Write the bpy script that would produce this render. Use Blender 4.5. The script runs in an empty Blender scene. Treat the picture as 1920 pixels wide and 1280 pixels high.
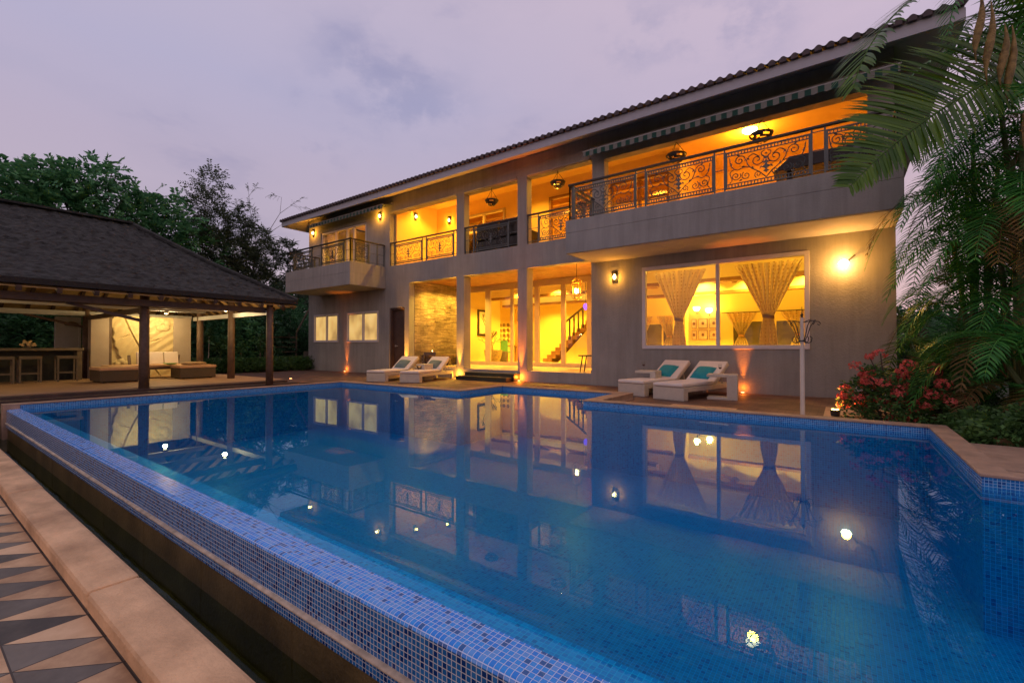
import bpy, math, random
import numpy as np
from mathutils import Vector, Matrix

scn = bpy.context.scene
RAD = math.radians
# ------------------------------------------------------------------ camera
CF, CH = 851.0, 0.95
_th = math.atan(10.4 / CF); _a = RAD(53.98)
_F0 = Vector((-math.cos(_a), math.sin(_a), 0)); _R = Vector((math.sin(_a), math.cos(_a), 0))
_F = _F0 * math.cos(_th) + Vector((0, 0, math.sin(_th)))
_U = -_F0 * math.sin(_th) + Vector((0, 0, math.cos(_th)))
cd = bpy.data.cameras.new("camera"); cam = bpy.data.objects.new("camera", cd)
scn.collection.objects.link(cam); scn.camera = cam
cd.sensor_width = 36.0; cd.lens = CF / 1920 * 36.0; cd.clip_start = 0.05; cd.clip_end = 3000
cam.matrix_world = Matrix(((_R.x, _U.x, -_F.x, 0), (_R.y, _U.y, -_F.y, 0), (_R.z, _U.z, -_F.z, CH), (0, 0, 0, 1)))

def ray(px, py):
    return _F + _R * ((px - 960) / CF) + _U * ((640 - py) / CF)
def gz(px, py, z):
    d = ray(px, py); return Vector((0, 0, CH)) + d * ((z - CH) / d.z)
def gy(px, py, Y):
    d = ray(px, py); return Vector((0, 0, CH)) + d * (Y / d.y)
def gx(px, py, X):
    d = ray(px, py); return Vector((0, 0, CH)) + d * (X / d.x)

# ------------------------------------------------------------------ render, world
scn.view_settings.view_transform = 'Standard'; scn.view_settings.look = 'None'
scn.view_settings.exposure = 0.0; scn.view_settings.gamma = 1.0
scn.cycles.use_denoising = True
try: scn.cycles.denoiser = 'OPENIMAGEDENOISE'
except Exception: pass
scn.cycles.max_bounces = 10; scn.cycles.diffuse_bounces = 4; scn.cycles.glossy_bounces = 4
scn.cycles.transparent_max_bounces = 24; scn.cycles.transmission_bounces = 8
scn.cycles.sample_clamp_indirect = 4.0; scn.cycles.caustics_reflective = False

W = bpy.data.worlds.new("World"); scn.world = W; W.use_nodes = True
nt = W.node_tree; nt.nodes.clear()
def N(nt, t, **k):
    n = nt.nodes.new(t)
    for a, b in k.items(): setattr(n, a, b)
    return n
def L(nt, a, b): nt.links.new(a, b)
def ramp(nt, fac, stops, interp='LINEAR'):
    r = N(nt, 'ShaderNodeValToRGB'); r.color_ramp.interpolation = interp
    e = r.color_ramp.elements
    while len(e) > 1: e.remove(e[-1])
    e[0].position = stops[0][0]; e[0].color = (*stops[0][1], 1)
    for p, c in stops[1:]:
        x = e.new(p); x.color = (*c, 1)
    if fac is not None: L(nt, fac, r.inputs[0])
    return r.outputs[0]
tc = N(nt, 'ShaderNodeTexCoord'); sep = N(nt, 'ShaderNodeSeparateXYZ'); L(nt, tc.outputs['Generated'], sep.inputs[0])
grad = ramp(nt, sep.outputs[2], [(0.0, (.58, .42, .47)), (0.16, (.52, .40, .48)), (0.33, (.50, .40, .51)), (0.46, (.475, .415, .56)), (0.62, (.52, .45, .58)), (1.0, (.45, .42, .55))])
mp = N(nt, 'ShaderNodeMapping'); mp.inputs['Scale'].default_value = (1.0, 1.0, 2.6); L(nt, tc.outputs['Generated'], mp.inputs[0])
nz = N(nt, 'ShaderNodeTexNoise'); nz.inputs['Scale'].default_value = 2.3; nz.inputs['Detail'].default_value = 7; nz.inputs['Roughness'].default_value = .55
L(nt, mp.outputs[0], nz.inputs['Vector'])
cl = ramp(nt, nz.outputs['Fac'], [(0.0, (1.03, 1.02, 1.0)), (0.48, (1, 1, 1)), (0.57, (.96, .97, .98)), (0.63, (.83, .86, .92)), (1.0, (.66, .72, .82))])
mul = N(nt, 'ShaderNodeMix', data_type='RGBA', blend_type='MULTIPLY'); mul.inputs[0].default_value = 1
L(nt, grad, mul.inputs[6]); L(nt, cl, mul.inputs[7])
nz2 = N(nt, 'ShaderNodeTexNoise'); nz2.inputs['Scale'].default_value = 1.1; nz2.inputs['Detail'].default_value = 3; L(nt, mp.outputs[0], nz2.inputs['Vector'])
azf = math.radians(0); sx_ = N(nt, 'ShaderNodeMath', operation='ADD'); L(nt, sep.outputs[0], sx_.inputs[0]); L(nt, nz2.outputs['Fac'], sx_.inputs[1]); sx2 = N(nt, 'ShaderNodeMath', operation='ADD'); L(nt, sx_.outputs[0], sx2.inputs[0]); sx2.inputs[1].default_value = .4
c2 = ramp(nt, sx2.outputs[0], [(0.0, (.93, .98, 1.03)), (0.5, (1.05, 1.0, .99)), (.9, (1.16, 1.05, 1.01))])
mul2 = N(nt, 'ShaderNodeMix', data_type='RGBA', blend_type='MULTIPLY'); mul2.inputs[0].default_value = 1
L(nt, mul.outputs[2], mul2.inputs[6]); L(nt, c2, mul2.inputs[7])
# a few soft cloud patches at fixed places of the sky
prev = mul2.outputs[2]
mp3 = N(nt, 'ShaderNodeMapping'); mp3.inputs['Scale'].default_value = (1.0, 1.0, 1.5); L(nt, tc.outputs['Generated'], mp3.inputs[0])
nz3 = N(nt, 'ShaderNodeTexNoise'); nz3.inputs['Scale'].default_value = 7.5; nz3.inputs['Detail'].default_value = 8; nz3.inputs['Roughness'].default_value = .62; L(nt, mp3.outputs[0], nz3.inputs['Vector'])
for (cx_, cy_, w0) in ((690, 150, .16), (810, 205, .12), (585, 265, .10), (1190, 70, .10), (1330, 60, .12), (1440, 40, .09)):
    dv = ray(cx_, cy_).normalized(); di = N(nt, 'ShaderNodeVectorMath', operation='DISTANCE'); nm_ = N(nt, 'ShaderNodeVectorMath', operation='NORMALIZE'); L(nt, tc.outputs['Generated'], nm_.inputs[0])
    L(nt, nm_.outputs[0], di.inputs[0]); di.inputs[1].default_value = dv
    mr = N(nt, 'ShaderNodeMapRange'); mr.interpolation_type = 'SMOOTHSTEP'; L(nt, di.outputs['Value'], mr.inputs[0]); mr.inputs[1].default_value = w0; mr.inputs[2].default_value = 0.0; mr.inputs[3].default_value = 0; mr.inputs[4].default_value = 1
    nn_ = N(nt, 'ShaderNodeMapRange'); nn_.interpolation_type = 'SMOOTHSTEP'; L(nt, nz3.outputs['Fac'], nn_.inputs[0]); nn_.inputs[1].default_value = .44; nn_.inputs[2].default_value = .62
    ml = N(nt, 'ShaderNodeMath', operation='MULTIPLY'); L(nt, mr.outputs[0], ml.inputs[0]); L(nt, nn_.outputs[0], ml.inputs[1])
    cm = N(nt, 'ShaderNodeMix', data_type='RGBA', blend_type='MULTIPLY'); L(nt, ml.outputs[0], cm.inputs[0]); L(nt, prev, cm.inputs[6]); cm.inputs[7].default_value = (.80, .84, .91, 1); prev = cm.outputs[2]
sky = N(nt, 'ShaderNodeTexSky', sky_type='NISHITA'); sky.sun_disc = False; sky.sun_elevation = RAD(1.0); sky.sun_rotation = RAD(200)
bg1 = N(nt, 'ShaderNodeBackground'); bg1.inputs[1].default_value = .05; L(nt, sky.outputs[0], bg1.inputs[0])
bg2 = N(nt, 'ShaderNodeBackground'); bg2.inputs[1].default_value = 1.0; L(nt, prev, bg2.inputs[0])
ads = N(nt, 'ShaderNodeAddShader'); L(nt, bg1.outputs[0], ads.inputs[0]); L(nt, bg2.outputs[0], ads.inputs[1])
wo = N(nt, 'ShaderNodeOutputWorld'); L(nt, ads.outputs[0], wo.inputs[0])

# ------------------------------------------------------------------ materials
MATS = {}
def mat(name, base=(.5, .5, .5), rough=.6, metal=0, var=.25, nscale=6, bump=.15, bscale=40, var2=None, spec=.5, emit=None, estr=0, coord='Object', sheen=0):
    if name in MATS: return MATS[name]
    m = bpy.data.materials.new(name); m.use_nodes = True; nt = m.node_tree
    b = nt.nodes['Principled BSDF']
    b.inputs['Roughness'].default_value = rough; b.inputs['Metallic'].default_value = metal
    b.inputs['Specular IOR Level'].default_value = spec
    tc = N(nt, 'ShaderNodeTexCoord')
    n1 = N(nt, 'ShaderNodeTexNoise'); n1.inputs['Scale'].default_value = nscale; n1.inputs['Detail'].default_value = 6; n1.inputs['Roughness'].default_value = .6
    L(nt, tc.outputs[coord], n1.inputs['Vector'])
    lo = tuple(c * (1 - var) for c in base); hi = tuple(min(1, c * (1 + var)) for c in (var2 or base))
    c = ramp(nt, n1.outputs['Fac'], [(.28, lo), (.72, hi)]); L(nt, c, b.inputs['Base Color'])
    if bump:
        n2 = N(nt, 'ShaderNodeTexNoise'); n2.inputs['Scale'].default_value = bscale; n2.inputs['Detail'].default_value = 4
        L(nt, tc.outputs[coord], n2.inputs['Vector'])
        bp = N(nt, 'ShaderNodeBump'); bp.inputs['Strength'].default_value = bump; bp.inputs['Distance'].default_value = .02
        L(nt, n2.outputs['Fac'], bp.inputs['Height']); L(nt, bp.outputs[0], b.inputs['Normal'])
    if emit:
        b.inputs['Emission Color'].default_value = (*emit, 1); b.inputs['Emission Strength'].default_value = estr
    MATS[name] = m; return m
def emis(name, col, s):
    if name in MATS: return MATS[name]
    m = bpy.data.materials.new(name); m.use_nodes = True; nt = m.node_tree; nt.nodes.clear()
    e = N(nt, 'ShaderNodeEmission'); e.inputs[0].default_value = (*col, 1); e.inputs[1].default_value = s
    o = N(nt, 'ShaderNodeOutputMaterial'); L(nt, e.outputs[0], o.inputs[0]); MATS[name] = m; return m
def math1(nt, op, a, b=None, clamp=False):
    n = N(nt, 'ShaderNodeMath', operation=op); n.use_clamp = clamp
    for i, x in enumerate((a, b)):
        if x is None: continue
        if isinstance(x, (int, float)): n.inputs[i].default_value = x
        else: L(nt, x, n.inputs[i])
    return n.outputs[0]
def mosaic(name, stops, grout, s=.0206, rough=.12, gw=.07, rnd_rough=True, bumpd=.002):
    """square mosaic tile on any axis-aligned face: one random colour per tile, pale joints"""
    m = bpy.data.materials.new(name); m.use_nodes = True; nt = m.node_tree; b = nt.nodes['Principled BSDF']
    g = N(nt, 'ShaderNodeNewGeometry')
    nsc = N(nt, 'ShaderNodeVectorMath', operation='SCALE'); L(nt, g.outputs['True Normal'], nsc.inputs[0]); nsc.inputs['Scale'].default_value = -s * .3
    pad = N(nt, 'ShaderNodeVectorMath', operation='ADD'); L(nt, g.outputs['Position'], pad.inputs[0]); L(nt, nsc.outputs[0], pad.inputs[1])
    sc = N(nt, 'ShaderNodeVectorMath', operation='SCALE'); L(nt, pad.outputs[0], sc.inputs[0]); sc.inputs['Scale'].default_value = 1 / s
    fl = N(nt, 'ShaderNodeVectorMath', operation='FLOOR'); L(nt, sc.outputs[0], fl.inputs[0])
    fr = N(nt, 'ShaderNodeVectorMath', operation='FRACTION'); L(nt, sc.outputs[0], fr.inputs[0])
    wn = N(nt, 'ShaderNodeTexWhiteNoise'); L(nt, fl.outputs[0], wn.inputs[0])
    col = ramp(nt, wn.outputs['Value'], stops, 'CONSTANT')
    sx = N(nt, 'ShaderNodeSeparateXYZ'); L(nt, fr.outputs[0], sx.inputs[0])
    nx = N(nt, 'ShaderNodeSeparateXYZ'); L(nt, g.outputs['True Normal'], nx.inputs[0])
    tot = None
    for i in range(3):
        d = math1(nt, 'ABSOLUTE', math1(nt, 'SUBTRACT', sx.outputs[i], .5))
        e = math1(nt, 'GREATER_THAN', d, .5 - gw)
        t = math1(nt, 'LESS_THAN', math1(nt, 'ABSOLUTE', nx.outputs[i]), .72)
        k = math1(nt, 'MULTIPLY', e, t)
        tot = k if tot is None else math1(nt, 'MAXIMUM', tot, k)
    mx = N(nt, 'ShaderNodeMix', data_type='RGBA'); L(nt, tot, mx.inputs[0]); L(nt, col, mx.inputs[6]); mx.inputs[7].default_value = (*grout, 1)
    L(nt, mx.outputs[2], b.inputs['Base Color'])
    L(nt, math1(nt, 'ADD', math1(nt, 'MULTIPLY', tot, .4), rough), b.inputs['Roughness'])
    wn2 = N(nt, 'ShaderNodeTexNoise'); wn2.inputs['Scale'].default_value = 12; L(nt, g.outputs['Position'], wn2.inputs['Vector'])
    hh = math1(nt, 'SUBTRACT', math1(nt, 'ADD', math1(nt, 'MULTIPLY', wn.outputs['Value'], .35), math1(nt, 'MULTIPLY', wn2.outputs['Fac'], .6)), tot)
    bp = N(nt, 'ShaderNodeBump'); bp.inputs['Strength'].default_value = .5; bp.inputs['Distance'].default_value = bumpd
    L(nt, hh, bp.inputs['Height']); L(nt, bp.outputs[0], b.inputs['Normal'])
    MATS[name] = m; return m
def brick(name, c1, c2, mortar, sx, sy, msize=.02, rough=.7, coord='XY', bump=.4, varn=.35, offset=.5):
    m = bpy.data.materials.new(name); m.use_nodes = True; nt = m.node_tree; b = nt.nodes['Principled BSDF']
    g = N(nt, 'ShaderNodeNewGeometry'); s = N(nt, 'ShaderNodeSeparateXYZ'); L(nt, g.outputs['Position'], s.inputs[0])
    cb = N(nt, 'ShaderNodeCombineXYZ'); ax = {'X': 0, 'Y': 1, 'Z': 2}
    L(nt, s.outputs[ax[coord[0]]], cb.inputs[0]); L(nt, s.outputs[ax[coord[1]]], cb.inputs[1])
    bk = N(nt, 'ShaderNodeTexBrick'); bk.offset = offset
    bk.inputs['Color1'].default_value = (*c1, 1); bk.inputs['Color2'].default_value = (*c2, 1); bk.inputs['Mortar'].default_value = (*mortar, 1)
    bk.inputs['Scale'].default_value = 1; bk.inputs['Brick Width'].default_value = sx; bk.inputs['Row Height'].default_value = sy
    bk.inputs['Mortar Size'].default_value = msize * sy; bk.inputs['Mortar Smooth'].default_value = .2
    L(nt, cb.outputs[0], bk.inputs['Vector'])
    n = N(nt, 'ShaderNodeTexNoise'); n.inputs['Scale'].default_value = 1.7; n.inputs['Detail'].default_value = 8; L(nt, g.outputs['Position'], n.inputs['Vector'])
    v = ramp(nt, n.outputs['Fac'], [(.3, (1 - varn,) * 3), (.7, (1 + varn,) * 3)])
    mu = N(nt, 'ShaderNodeMix', data_type='RGBA', blend_type='MULTIPLY'); mu.inputs[0].default_value = 1
    L(nt, bk.outputs['Color'], mu.inputs[6]); L(nt, v, mu.inputs[7]); L(nt, mu.outputs[2], b.inputs['Base Color'])
    n2 = N(nt, 'ShaderNodeTexNoise'); n2.inputs['Scale'].default_value = 30; L(nt, g.outputs['Position'], n2.inputs['Vector'])
    h = math1(nt, 'SUBTRACT', math1(nt, 'MULTIPLY', n2.outputs['Fac'], .5), bk.outputs['Fac'])
    bp = N(nt, 'ShaderNodeBump'); bp.inputs['Strength'].default_value = bump; bp.inputs['Distance'].default_value = .01
    L(nt, h, bp.inputs['Height']); L(nt, bp.outputs[0], b.inputs['Normal'])
    L(nt, math1(nt, 'ADD', math1(nt, 'MULTIPLY', n.outputs['Fac'], -.35), rough + .15), b.inputs['Roughness'])
    MATS[name] = m; return m
def leafmat(name, c1, c2, rough=.45, trans=.25):
    m = bpy.data.materials.new(name); m.use_nodes = True; nt = m.node_tree; b = nt.nodes['Principled BSDF']; b.inputs['Specular IOR Level'].default_value = .22
    g = N(nt, 'ShaderNodeNewGeometry'); tc = N(nt, 'ShaderNodeTexCoord')
    n = N(nt, 'ShaderNodeTexNoise'); n.inputs['Scale'].default_value = .9; n.inputs['Detail'].default_value = 3; L(nt, tc.outputs['Object'], n.inputs['Vector'])
    f = math1(nt, 'ADD', math1(nt, 'MULTIPLY', g.outputs['Random Per Island'], .55), math1(nt, 'MULTIPLY', n.outputs['Fac'], .55))
    c = ramp(nt, f, [(.2, c1), (.85, c2)]); L(nt, c, b.inputs['Base Color']); b.inputs['Roughness'].default_value = rough
    t = N(nt, 'ShaderNodeBsdfTranslucent'); L(nt, c, t.inputs[0])
    mx = N(nt, 'ShaderNodeMixShader'); mx.inputs[0].default_value = trans
    L(nt, b.outputs[0], mx.inputs[1]); L(nt, t.outputs[0], mx.inputs[2]); L(nt, mx.outputs[0], nt.nodes['Material Output'].inputs[0])
    MATS[name] = m; return m
def glassmat(name, tint=(.97, .98, .96), ior=1.45, rough=0.0, bump=0):
    m = bpy.data.materials.new(name); m.use_nodes = True; nt = m.node_tree; nt.nodes.clear()
    t = N(nt, 'ShaderNodeBsdfTransparent'); t.inputs[0].default_value = (*tint, 1)
    gl = N(nt, 'ShaderNodeBsdfGlossy'); gl.inputs['Roughness'].default_value = rough; gl.inputs[0].default_value = (.72, .93, 1, 1) if 'water' in name else (1, 1, 1, 1)
    fr = N(nt, 'ShaderNodeFresnel'); fr.inputs[0].default_value = ior
    geo = N(nt, 'ShaderNodeNewGeometry'); fk = math1(nt, 'MULTIPLY', fr.outputs[0], math1(nt, 'SUBTRACT', 1.0, geo.outputs['Backfacing']))
    mx = N(nt, 'ShaderNodeMixShader'); L(nt, fk, mx.inputs[0]); L(nt, t.outputs[0], mx.inputs[1]); L(nt, gl.outputs[0], mx.inputs[2])
    o = N(nt, 'ShaderNodeOutputMaterial'); L(nt, mx.outputs[0], o.inputs[0])
    if bump:
        tc = N(nt, 'ShaderNodeTexCoord'); n = N(nt, 'ShaderNodeTexNoise'); n.inputs['Scale'].default_value = 1.6; n.inputs['Detail'].default_value = 2
        L(nt, tc.outputs['Object'], n.inputs['Vector'])
        bp = N(nt, 'ShaderNodeBump'); bp.inputs['Strength'].default_value = bump; bp.inputs['Distance'].default_value = .02
        L(nt, n.outputs['Fac'], bp.inputs['Height']); L(nt, bp.outputs[0], gl.inputs['Normal']); L(nt, bp.outputs[0], fr.inputs['Normal'])
    MATS[name] = m; return m

PLASTER = mat('plaster', (.325, .31, .27), .85, var=.12, nscale=1.3, bump=.35, bscale=38)
def streaks(m, amt=.22, sc=(5, 5, .45), seed=0):
    nt = m.node_tree; b = nt.nodes['Principled BSDF']; src = b.inputs['Base Color'].links[0].from_socket
    g = N(nt, 'ShaderNodeNewGeometry'); mp = N(nt, 'ShaderNodeMapping'); mp.inputs['Scale'].default_value = sc; mp.inputs['Location'].default_value = (seed, seed, 0); L(nt, g.outputs['Position'], mp.inputs[0])
    n = N(nt, 'ShaderNodeTexNoise'); n.inputs['Scale'].default_value = 1.0; n.inputs['Detail'].default_value = 6; n.inputs['Roughness'].default_value = .7; L(nt, mp.outputs[0], n.inputs['Vector'])
    c = ramp(nt, n.outputs['Fac'], [(.40, (1, 1, 1)), (.62, (1 - amt,) * 3), (.75, (1 - amt * 1.6,) * 3)])
    mu = N(nt, 'ShaderNodeMix', data_type='RGBA', blend_type='MULTIPLY'); mu.inputs[0].default_value = 1; L(nt, src, mu.inputs[6]); L(nt, c, mu.inputs[7]); L(nt, mu.outputs[2], b.inputs['Base Color'])
streaks(PLASTER, .16)
SOFFIT = mat('soffit', (.50, .44, .40), .8, var=.1, nscale=2, bump=.3)
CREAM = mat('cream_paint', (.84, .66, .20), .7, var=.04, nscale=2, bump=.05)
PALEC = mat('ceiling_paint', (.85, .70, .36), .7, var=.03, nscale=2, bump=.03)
BEAMW = mat('brown_beam', (.30, .15, .06), .5, var=.2, nscale=3)
WHITEF = mat('white_frame', (.62, .57, .55), .4, var=.05, bump=.03)
WOODC = mat('wood_ceiling', (.40, .20, .08), .5, var=.3, nscale=5)
DOORM = mat('dark_door', (.075, .045, .035), .4, var=.2)
IRON = mat('grey_iron', (.10, .11, .10), .45, metal=.4, var=.2)
DARKI = mat('dark_iron', (.035, .03, .025), .4, metal=.3, var=.2)
TILE = mat('roof_tile', (.075, .055, .055), .75, var=.45, nscale=9, bump=.4)
FASCIA = mat('fascia_paint', (.42, .42, .44), .6, var=.06)
DARKSTEP = mat('dark_stone_step', (.030, .034, .024), .35, var=.35, nscale=9)
GLASS = glassmat('window_glass')
STONEW = brick('ledge_stone', (.50, .40, .26), (.26, .20, .13), (.16, .11, .07), .34, .035, .12, .8, 'YZ', bump=1.0, varn=.5)
WATER = glassmat('water', (.40, .90, .98), 1.28, .0, bump=.02)
CHANW = glassmat('channel_water_mat', (.55, .66, .42), 1.36, .02, bump=.25)
POOLT = mosaic('pool_mosaic', [(0, (.0, .17, .40)), (.35, (.0, .20, .44)), (.7, (.0, .225, .48)), (.9, (.0, .10, .32))], (.0, .36, .78), s=.026, gw=.05, rough=.3)
BANDT = mosaic('band_mosaic', [(0, (.01, .16, .46)), (.4, (.02, .22, .54)), (.8, (.005, .08, .30))], (.30, .55, .75), s=.0206, gw=.07, rough=.15)
TOPT = mosaic('overflow_mosaic', [(0, (.01, .24, .80)), (.3, (.02, .30, .85)), (.6, (.10, .34, .80)), (.84, (.01, .11, .36))], (.55, .66, .92), s=.0206, gw=.055, rough=.2)
FACET = mosaic('face_mosaic', [(0, (.015, .13, .36)), (.4, (.03, .18, .45)), (.8, (.004, .04, .18))], (.58, .60, .60), s=.0206, gw=.075, rough=.15)
DECK = brick('deck_brick', (.17, .085, .055), (.11, .055, .036), (.06, .035, .025), .20, .10, .07, .6, 'XY', varn=.4)
COPE = mat('coping_stone', (.40, .26, .17), .6, var=.22, nscale=5, bump=.3, bscale=60)
SAND = mat('sandstone', (.68, .38, .17), .6, var=.45, nscale=2.6, bump=.35, bscale=70, var2=(.62, .39, .20))  # stone tone pushed to orange: warm foreground light put into the colour
GREEN = mat('garden_soil', (.035, .05, .02), .9, var=.5, nscale=3, bump=.8, bscale=12)
BASIN = mat('basin_stone', (.17, .11, .04), .45, var=.5, nscale=3, bump=.3)
WHITE = mat('white_wicker', (.60, .53, .42), .6, var=.08, nscale=60, bump=.5, bscale=160)
CUSHW = mat('white_cushion', (.72, .64, .56), .8, var=.05, nscale=4, bump=.15)
TEAL = mat('teal_fabric', (.0, .25, .30), .7, var=.2, nscale=14, bump=.2)
GREYC = mat('grey_green_fabric', (.14, .20, .18), .8, var=.15, bump=.2)
WICK = mat('dark_wicker', (.10, .075, .045), .6, var=.25, nscale=70, bump=.6, bscale=120)
ORC = mat('peach_cushion', (.66, .42, .24), .8, var=.06)
LOG = mat('log_wood', (.12, .075, .05), .6, var=.35, nscale=8, bump=.4)
RAFT = mat('rafter_wood', (.09, .055, .035), .6, var=.3)
BOARD = mat('ceiling_board', (.42, .27, .10), .7, var=.2)
STEEL = mat('grey_beam_paint', (.42, .42, .40), .45, var=.08)
THATCH = mat('thatch', (.036, .038, .033), .95, var=.6, nscale=7, bump=1.0, bscale=36)
PFLOOR = mat('pavilion_floor', (.42, .27, .16), .6, var=.12, nscale=3)
PLINTH = mat('plinth_stone', (.055, .032, .025), .6, var=.4, nscale=7)
RELIEF = mat('relief_stone', (.62, .50, .26), .8, var=.1, nscale=7, bump=.3)
CONC = mat('art_wall_plaster', (.42, .35, .28), .85, var=.08, nscale=3)
BARK = mat('bark', (.07, .05, .035), .9, var=.4, nscale=10, bump=.8)
PALMST = mat('palm_stem', (.09, .12, .035), .6, var=.4, nscale=7)
SPATHE = mat('yellow_spathe', (.26, .17, .05), .7, var=.6, nscale=14, bump=.6, bscale=60)
BAR = mat('bar_wood', (.16, .13, .085), .6, var=.25)
CURT = mat('curtain_cloth', (.62, .42, .20), .8, var=.2, nscale=15, bump=.1)
NECK = mat('white_pole_paint', (.66, .56, .42), .4, var=.08)
TREEL = leafmat('tree_leaf', (.028, .14, .06), (.17, .42, .17))
TREEL2 = leafmat('tree_leaf_dark', (.018, .07, .032), (.08, .20, .085))
TREEL3 = leafmat('tree_leaf_olive', (.035, .06, .035), (.11, .15, .075))
PALML = leafmat('palm_leaf', (.018, .075, .008), (.12, .24, .03), .35, .3)
PALML2 = leafmat('palm_leaf_deep', (.012, .11, .022), (.11, .38, .06), .4, .3)
PALML3 = leafmat('palm_leaf_brown', (.09, .06, .02), (.26, .16, .05), .5, .3)
BUSHL = leafmat('bush_leaf', (.02, .06, .018), (.09, .20, .05), .4, .2)
FLOWER = leafmat('red_flower', (.45, .04, .03), (.85, .20, .16), .6, .3)
# triangle terrace tiles
def tri_tiles():
    m = bpy.data.materials.new('triangle_tiles'); m.use_nodes = True; nt = m.node_tree; b = nt.nodes['Principled BSDF']
    g = N(nt, 'ShaderNodeNewGeometry'); s = N(nt, 'ShaderNodeSeparateXYZ'); L(nt, g.outputs['Position'], s.inputs[0])
    T = .272
    u = math1(nt, 'DIVIDE', math1(nt, 'ADD', s.outputs[0], 20), T); v = math1(nt, 'DIVIDE', math1(nt, 'ADD', s.outputs[1], 20 * T - .563), T)
    fu = math1(nt, 'FRACT', u); fv = math1(nt, 'FRACT', v)
    dk = math1(nt, 'GREATER_THAN', fu, fv)
    dist = math1(nt, 'ABSOLUTE', math1(nt, 'SUBTRACT', fu, fv))
    gl = math1(nt, 'LESS_THAN', dist, .014)
    for q in (fu, fv):
        gl = math1(nt, 'MAXIMUM', gl, math1(nt, 'GREATER_THAN', math1(nt, 'ABSOLUTE', math1(nt, 'SUBTRACT', q, .5)), .488))
    n = N(nt, 'ShaderNodeTexNoise'); n.inputs['Scale'].default_value = 6; n.inputs['Detail'].default_value = 9; n.inputs['Roughness'].default_value = .68; L(nt, g.outputs['Position'], n.inputs['Vector'])
    cu = N(nt, 'ShaderNodeCombineXYZ'); L(nt, math1(nt, 'FLOOR', u), cu.inputs[0]); L(nt, math1(nt, 'FLOOR', v), cu.inputs[1]); L(nt, dk, cu.inputs[2])
    wn = N(nt, 'ShaderNodeTexWhiteNoise'); L(nt, cu.outputs[0], wn.inputs[0])
    f = math1(nt, 'ADD', math1(nt, 'MULTIPLY', n.outputs['Fac'], .62), math1(nt, 'MULTIPLY', wn.outputs[0], .34))
    light = ramp(nt, f, [(.28, (.36, .21, .10)), (.5, (.64, .42, .22)), (.72, (.80, .56, .32))])  # pale triangles, with the warm light over the terrace put into their colour
    dark = ramp(nt, f, [(.28, (.05, .042, .032)), (.72, (.20, .175, .135))])
    a = N(nt, 'ShaderNodeMix', data_type='RGBA'); L(nt, dk, a.inputs[0]); L(nt, light, a.inputs[6]); L(nt, dark, a.inputs[7])
    c = N(nt, 'ShaderNodeMix', data_type='RGBA'); L(nt, gl, c.inputs[0]); L(nt, a.outputs[2], c.inputs[6]); c.inputs[7].default_value = (.05, .035, .025, 1)
    L(nt, c.outputs[2], b.inputs['Base Color']); b.inputs['Roughness'].default_value = .55
    bp = N(nt, 'ShaderNodeBump'); bp.inputs['Strength'].default_value = .5; bp.inputs['Distance'].default_value = .004
    L(nt, math1(nt, 'SUBTRACT', math1(nt, 'MULTIPLY', n.outputs['Fac'], .6), gl), bp.inputs['Height']); L(nt, bp.outputs[0], b.inputs['Normal'])
    return m
LEDGET = mosaic('lit_ledge_mosaic', [(0, (.002, .26, .62)), (.35, (.002, .32, .68)), (.7, (.003, .36, .72)), (.9, (.002, .2, .5))], (.03, .5, .8), s=.0206, gw=.06, rough=.3)  # brighter than the pool mosaic: stronger light on the ledge put into its tiles
streaks(SAND, .13, (3, 9, 3), 4); streaks(COPE, .2, (5, 5, 5), 2); streaks(THATCH, .35, (4, 4, 14), 1); streaks(WHITE, .10, (6, 6, 6), 3)
TRI = tri_tiles()
def stripe_mat(name, c1, c2, w):
    m = bpy.data.materials.new(name); m.use_nodes = True; nt = m.node_tree; b = nt.nodes['Principled BSDF']
    g = N(nt, 'ShaderNodeNewGeometry'); s = N(nt, 'ShaderNodeSeparateXYZ'); L(nt, g.outputs['Position'], s.inputs[0])
    k = math1(nt, 'GREATER_THAN', math1(nt, 'FRACT', math1(nt, 'DIVIDE', math1(nt, 'ADD', s.outputs[0], 50), w)), .5)
    a = N(nt, 'ShaderNodeMix', data_type='RGBA'); L(nt, k, a.inputs[0]); a.inputs[6].default_value = (*c1, 1); a.inputs[7].default_value = (*c2, 1)
    L(nt, a.outputs[2], b.inputs['Base Color']); b.inputs['Roughness'].default_value = .8; return m
AWN = stripe_mat('awning_stripes', (.20, .20, .17), (.008, .06, .04), .21)
def spotted():
    m = mat('spotted_curtain', (.66, .46, .20), .8, var=.08, nscale=6, bump=.05); nt = m.node_tree; b = nt.nodes['Principled BSDF']
    g = N(nt, 'ShaderNodeNewGeometry')
    vo = N(nt, 'ShaderNodeTexVoronoi'); vo.inputs['Scale'].default_value = 12; vo.inputs['Randomness'].default_value = .15; L(nt, g.outputs['Position'], vo.inputs['Vector'])
    c = ramp(nt, vo.outputs['Distance'], [(.0, (.50, .34, .16)), (.22, (.52, .36, .18)), (.32, (.74, .60, .36)), (1, (.78, .64, .40))]); L(nt, c, b.inputs['Base Color'])
    t = N(nt, 'ShaderNodeBsdfTranslucent'); L(nt, c, t.inputs[0]); mx = N(nt, 'ShaderNodeMixShader'); mx.inputs[0].default_value = .6
    L(nt, b.outputs[0], mx.inputs[1]); L(nt, t.outputs[0], mx.inputs[2]); L(nt, mx.outputs[0], nt.nodes['Material Output'].inputs[0])
    return m
SPOT = spotted()

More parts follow.
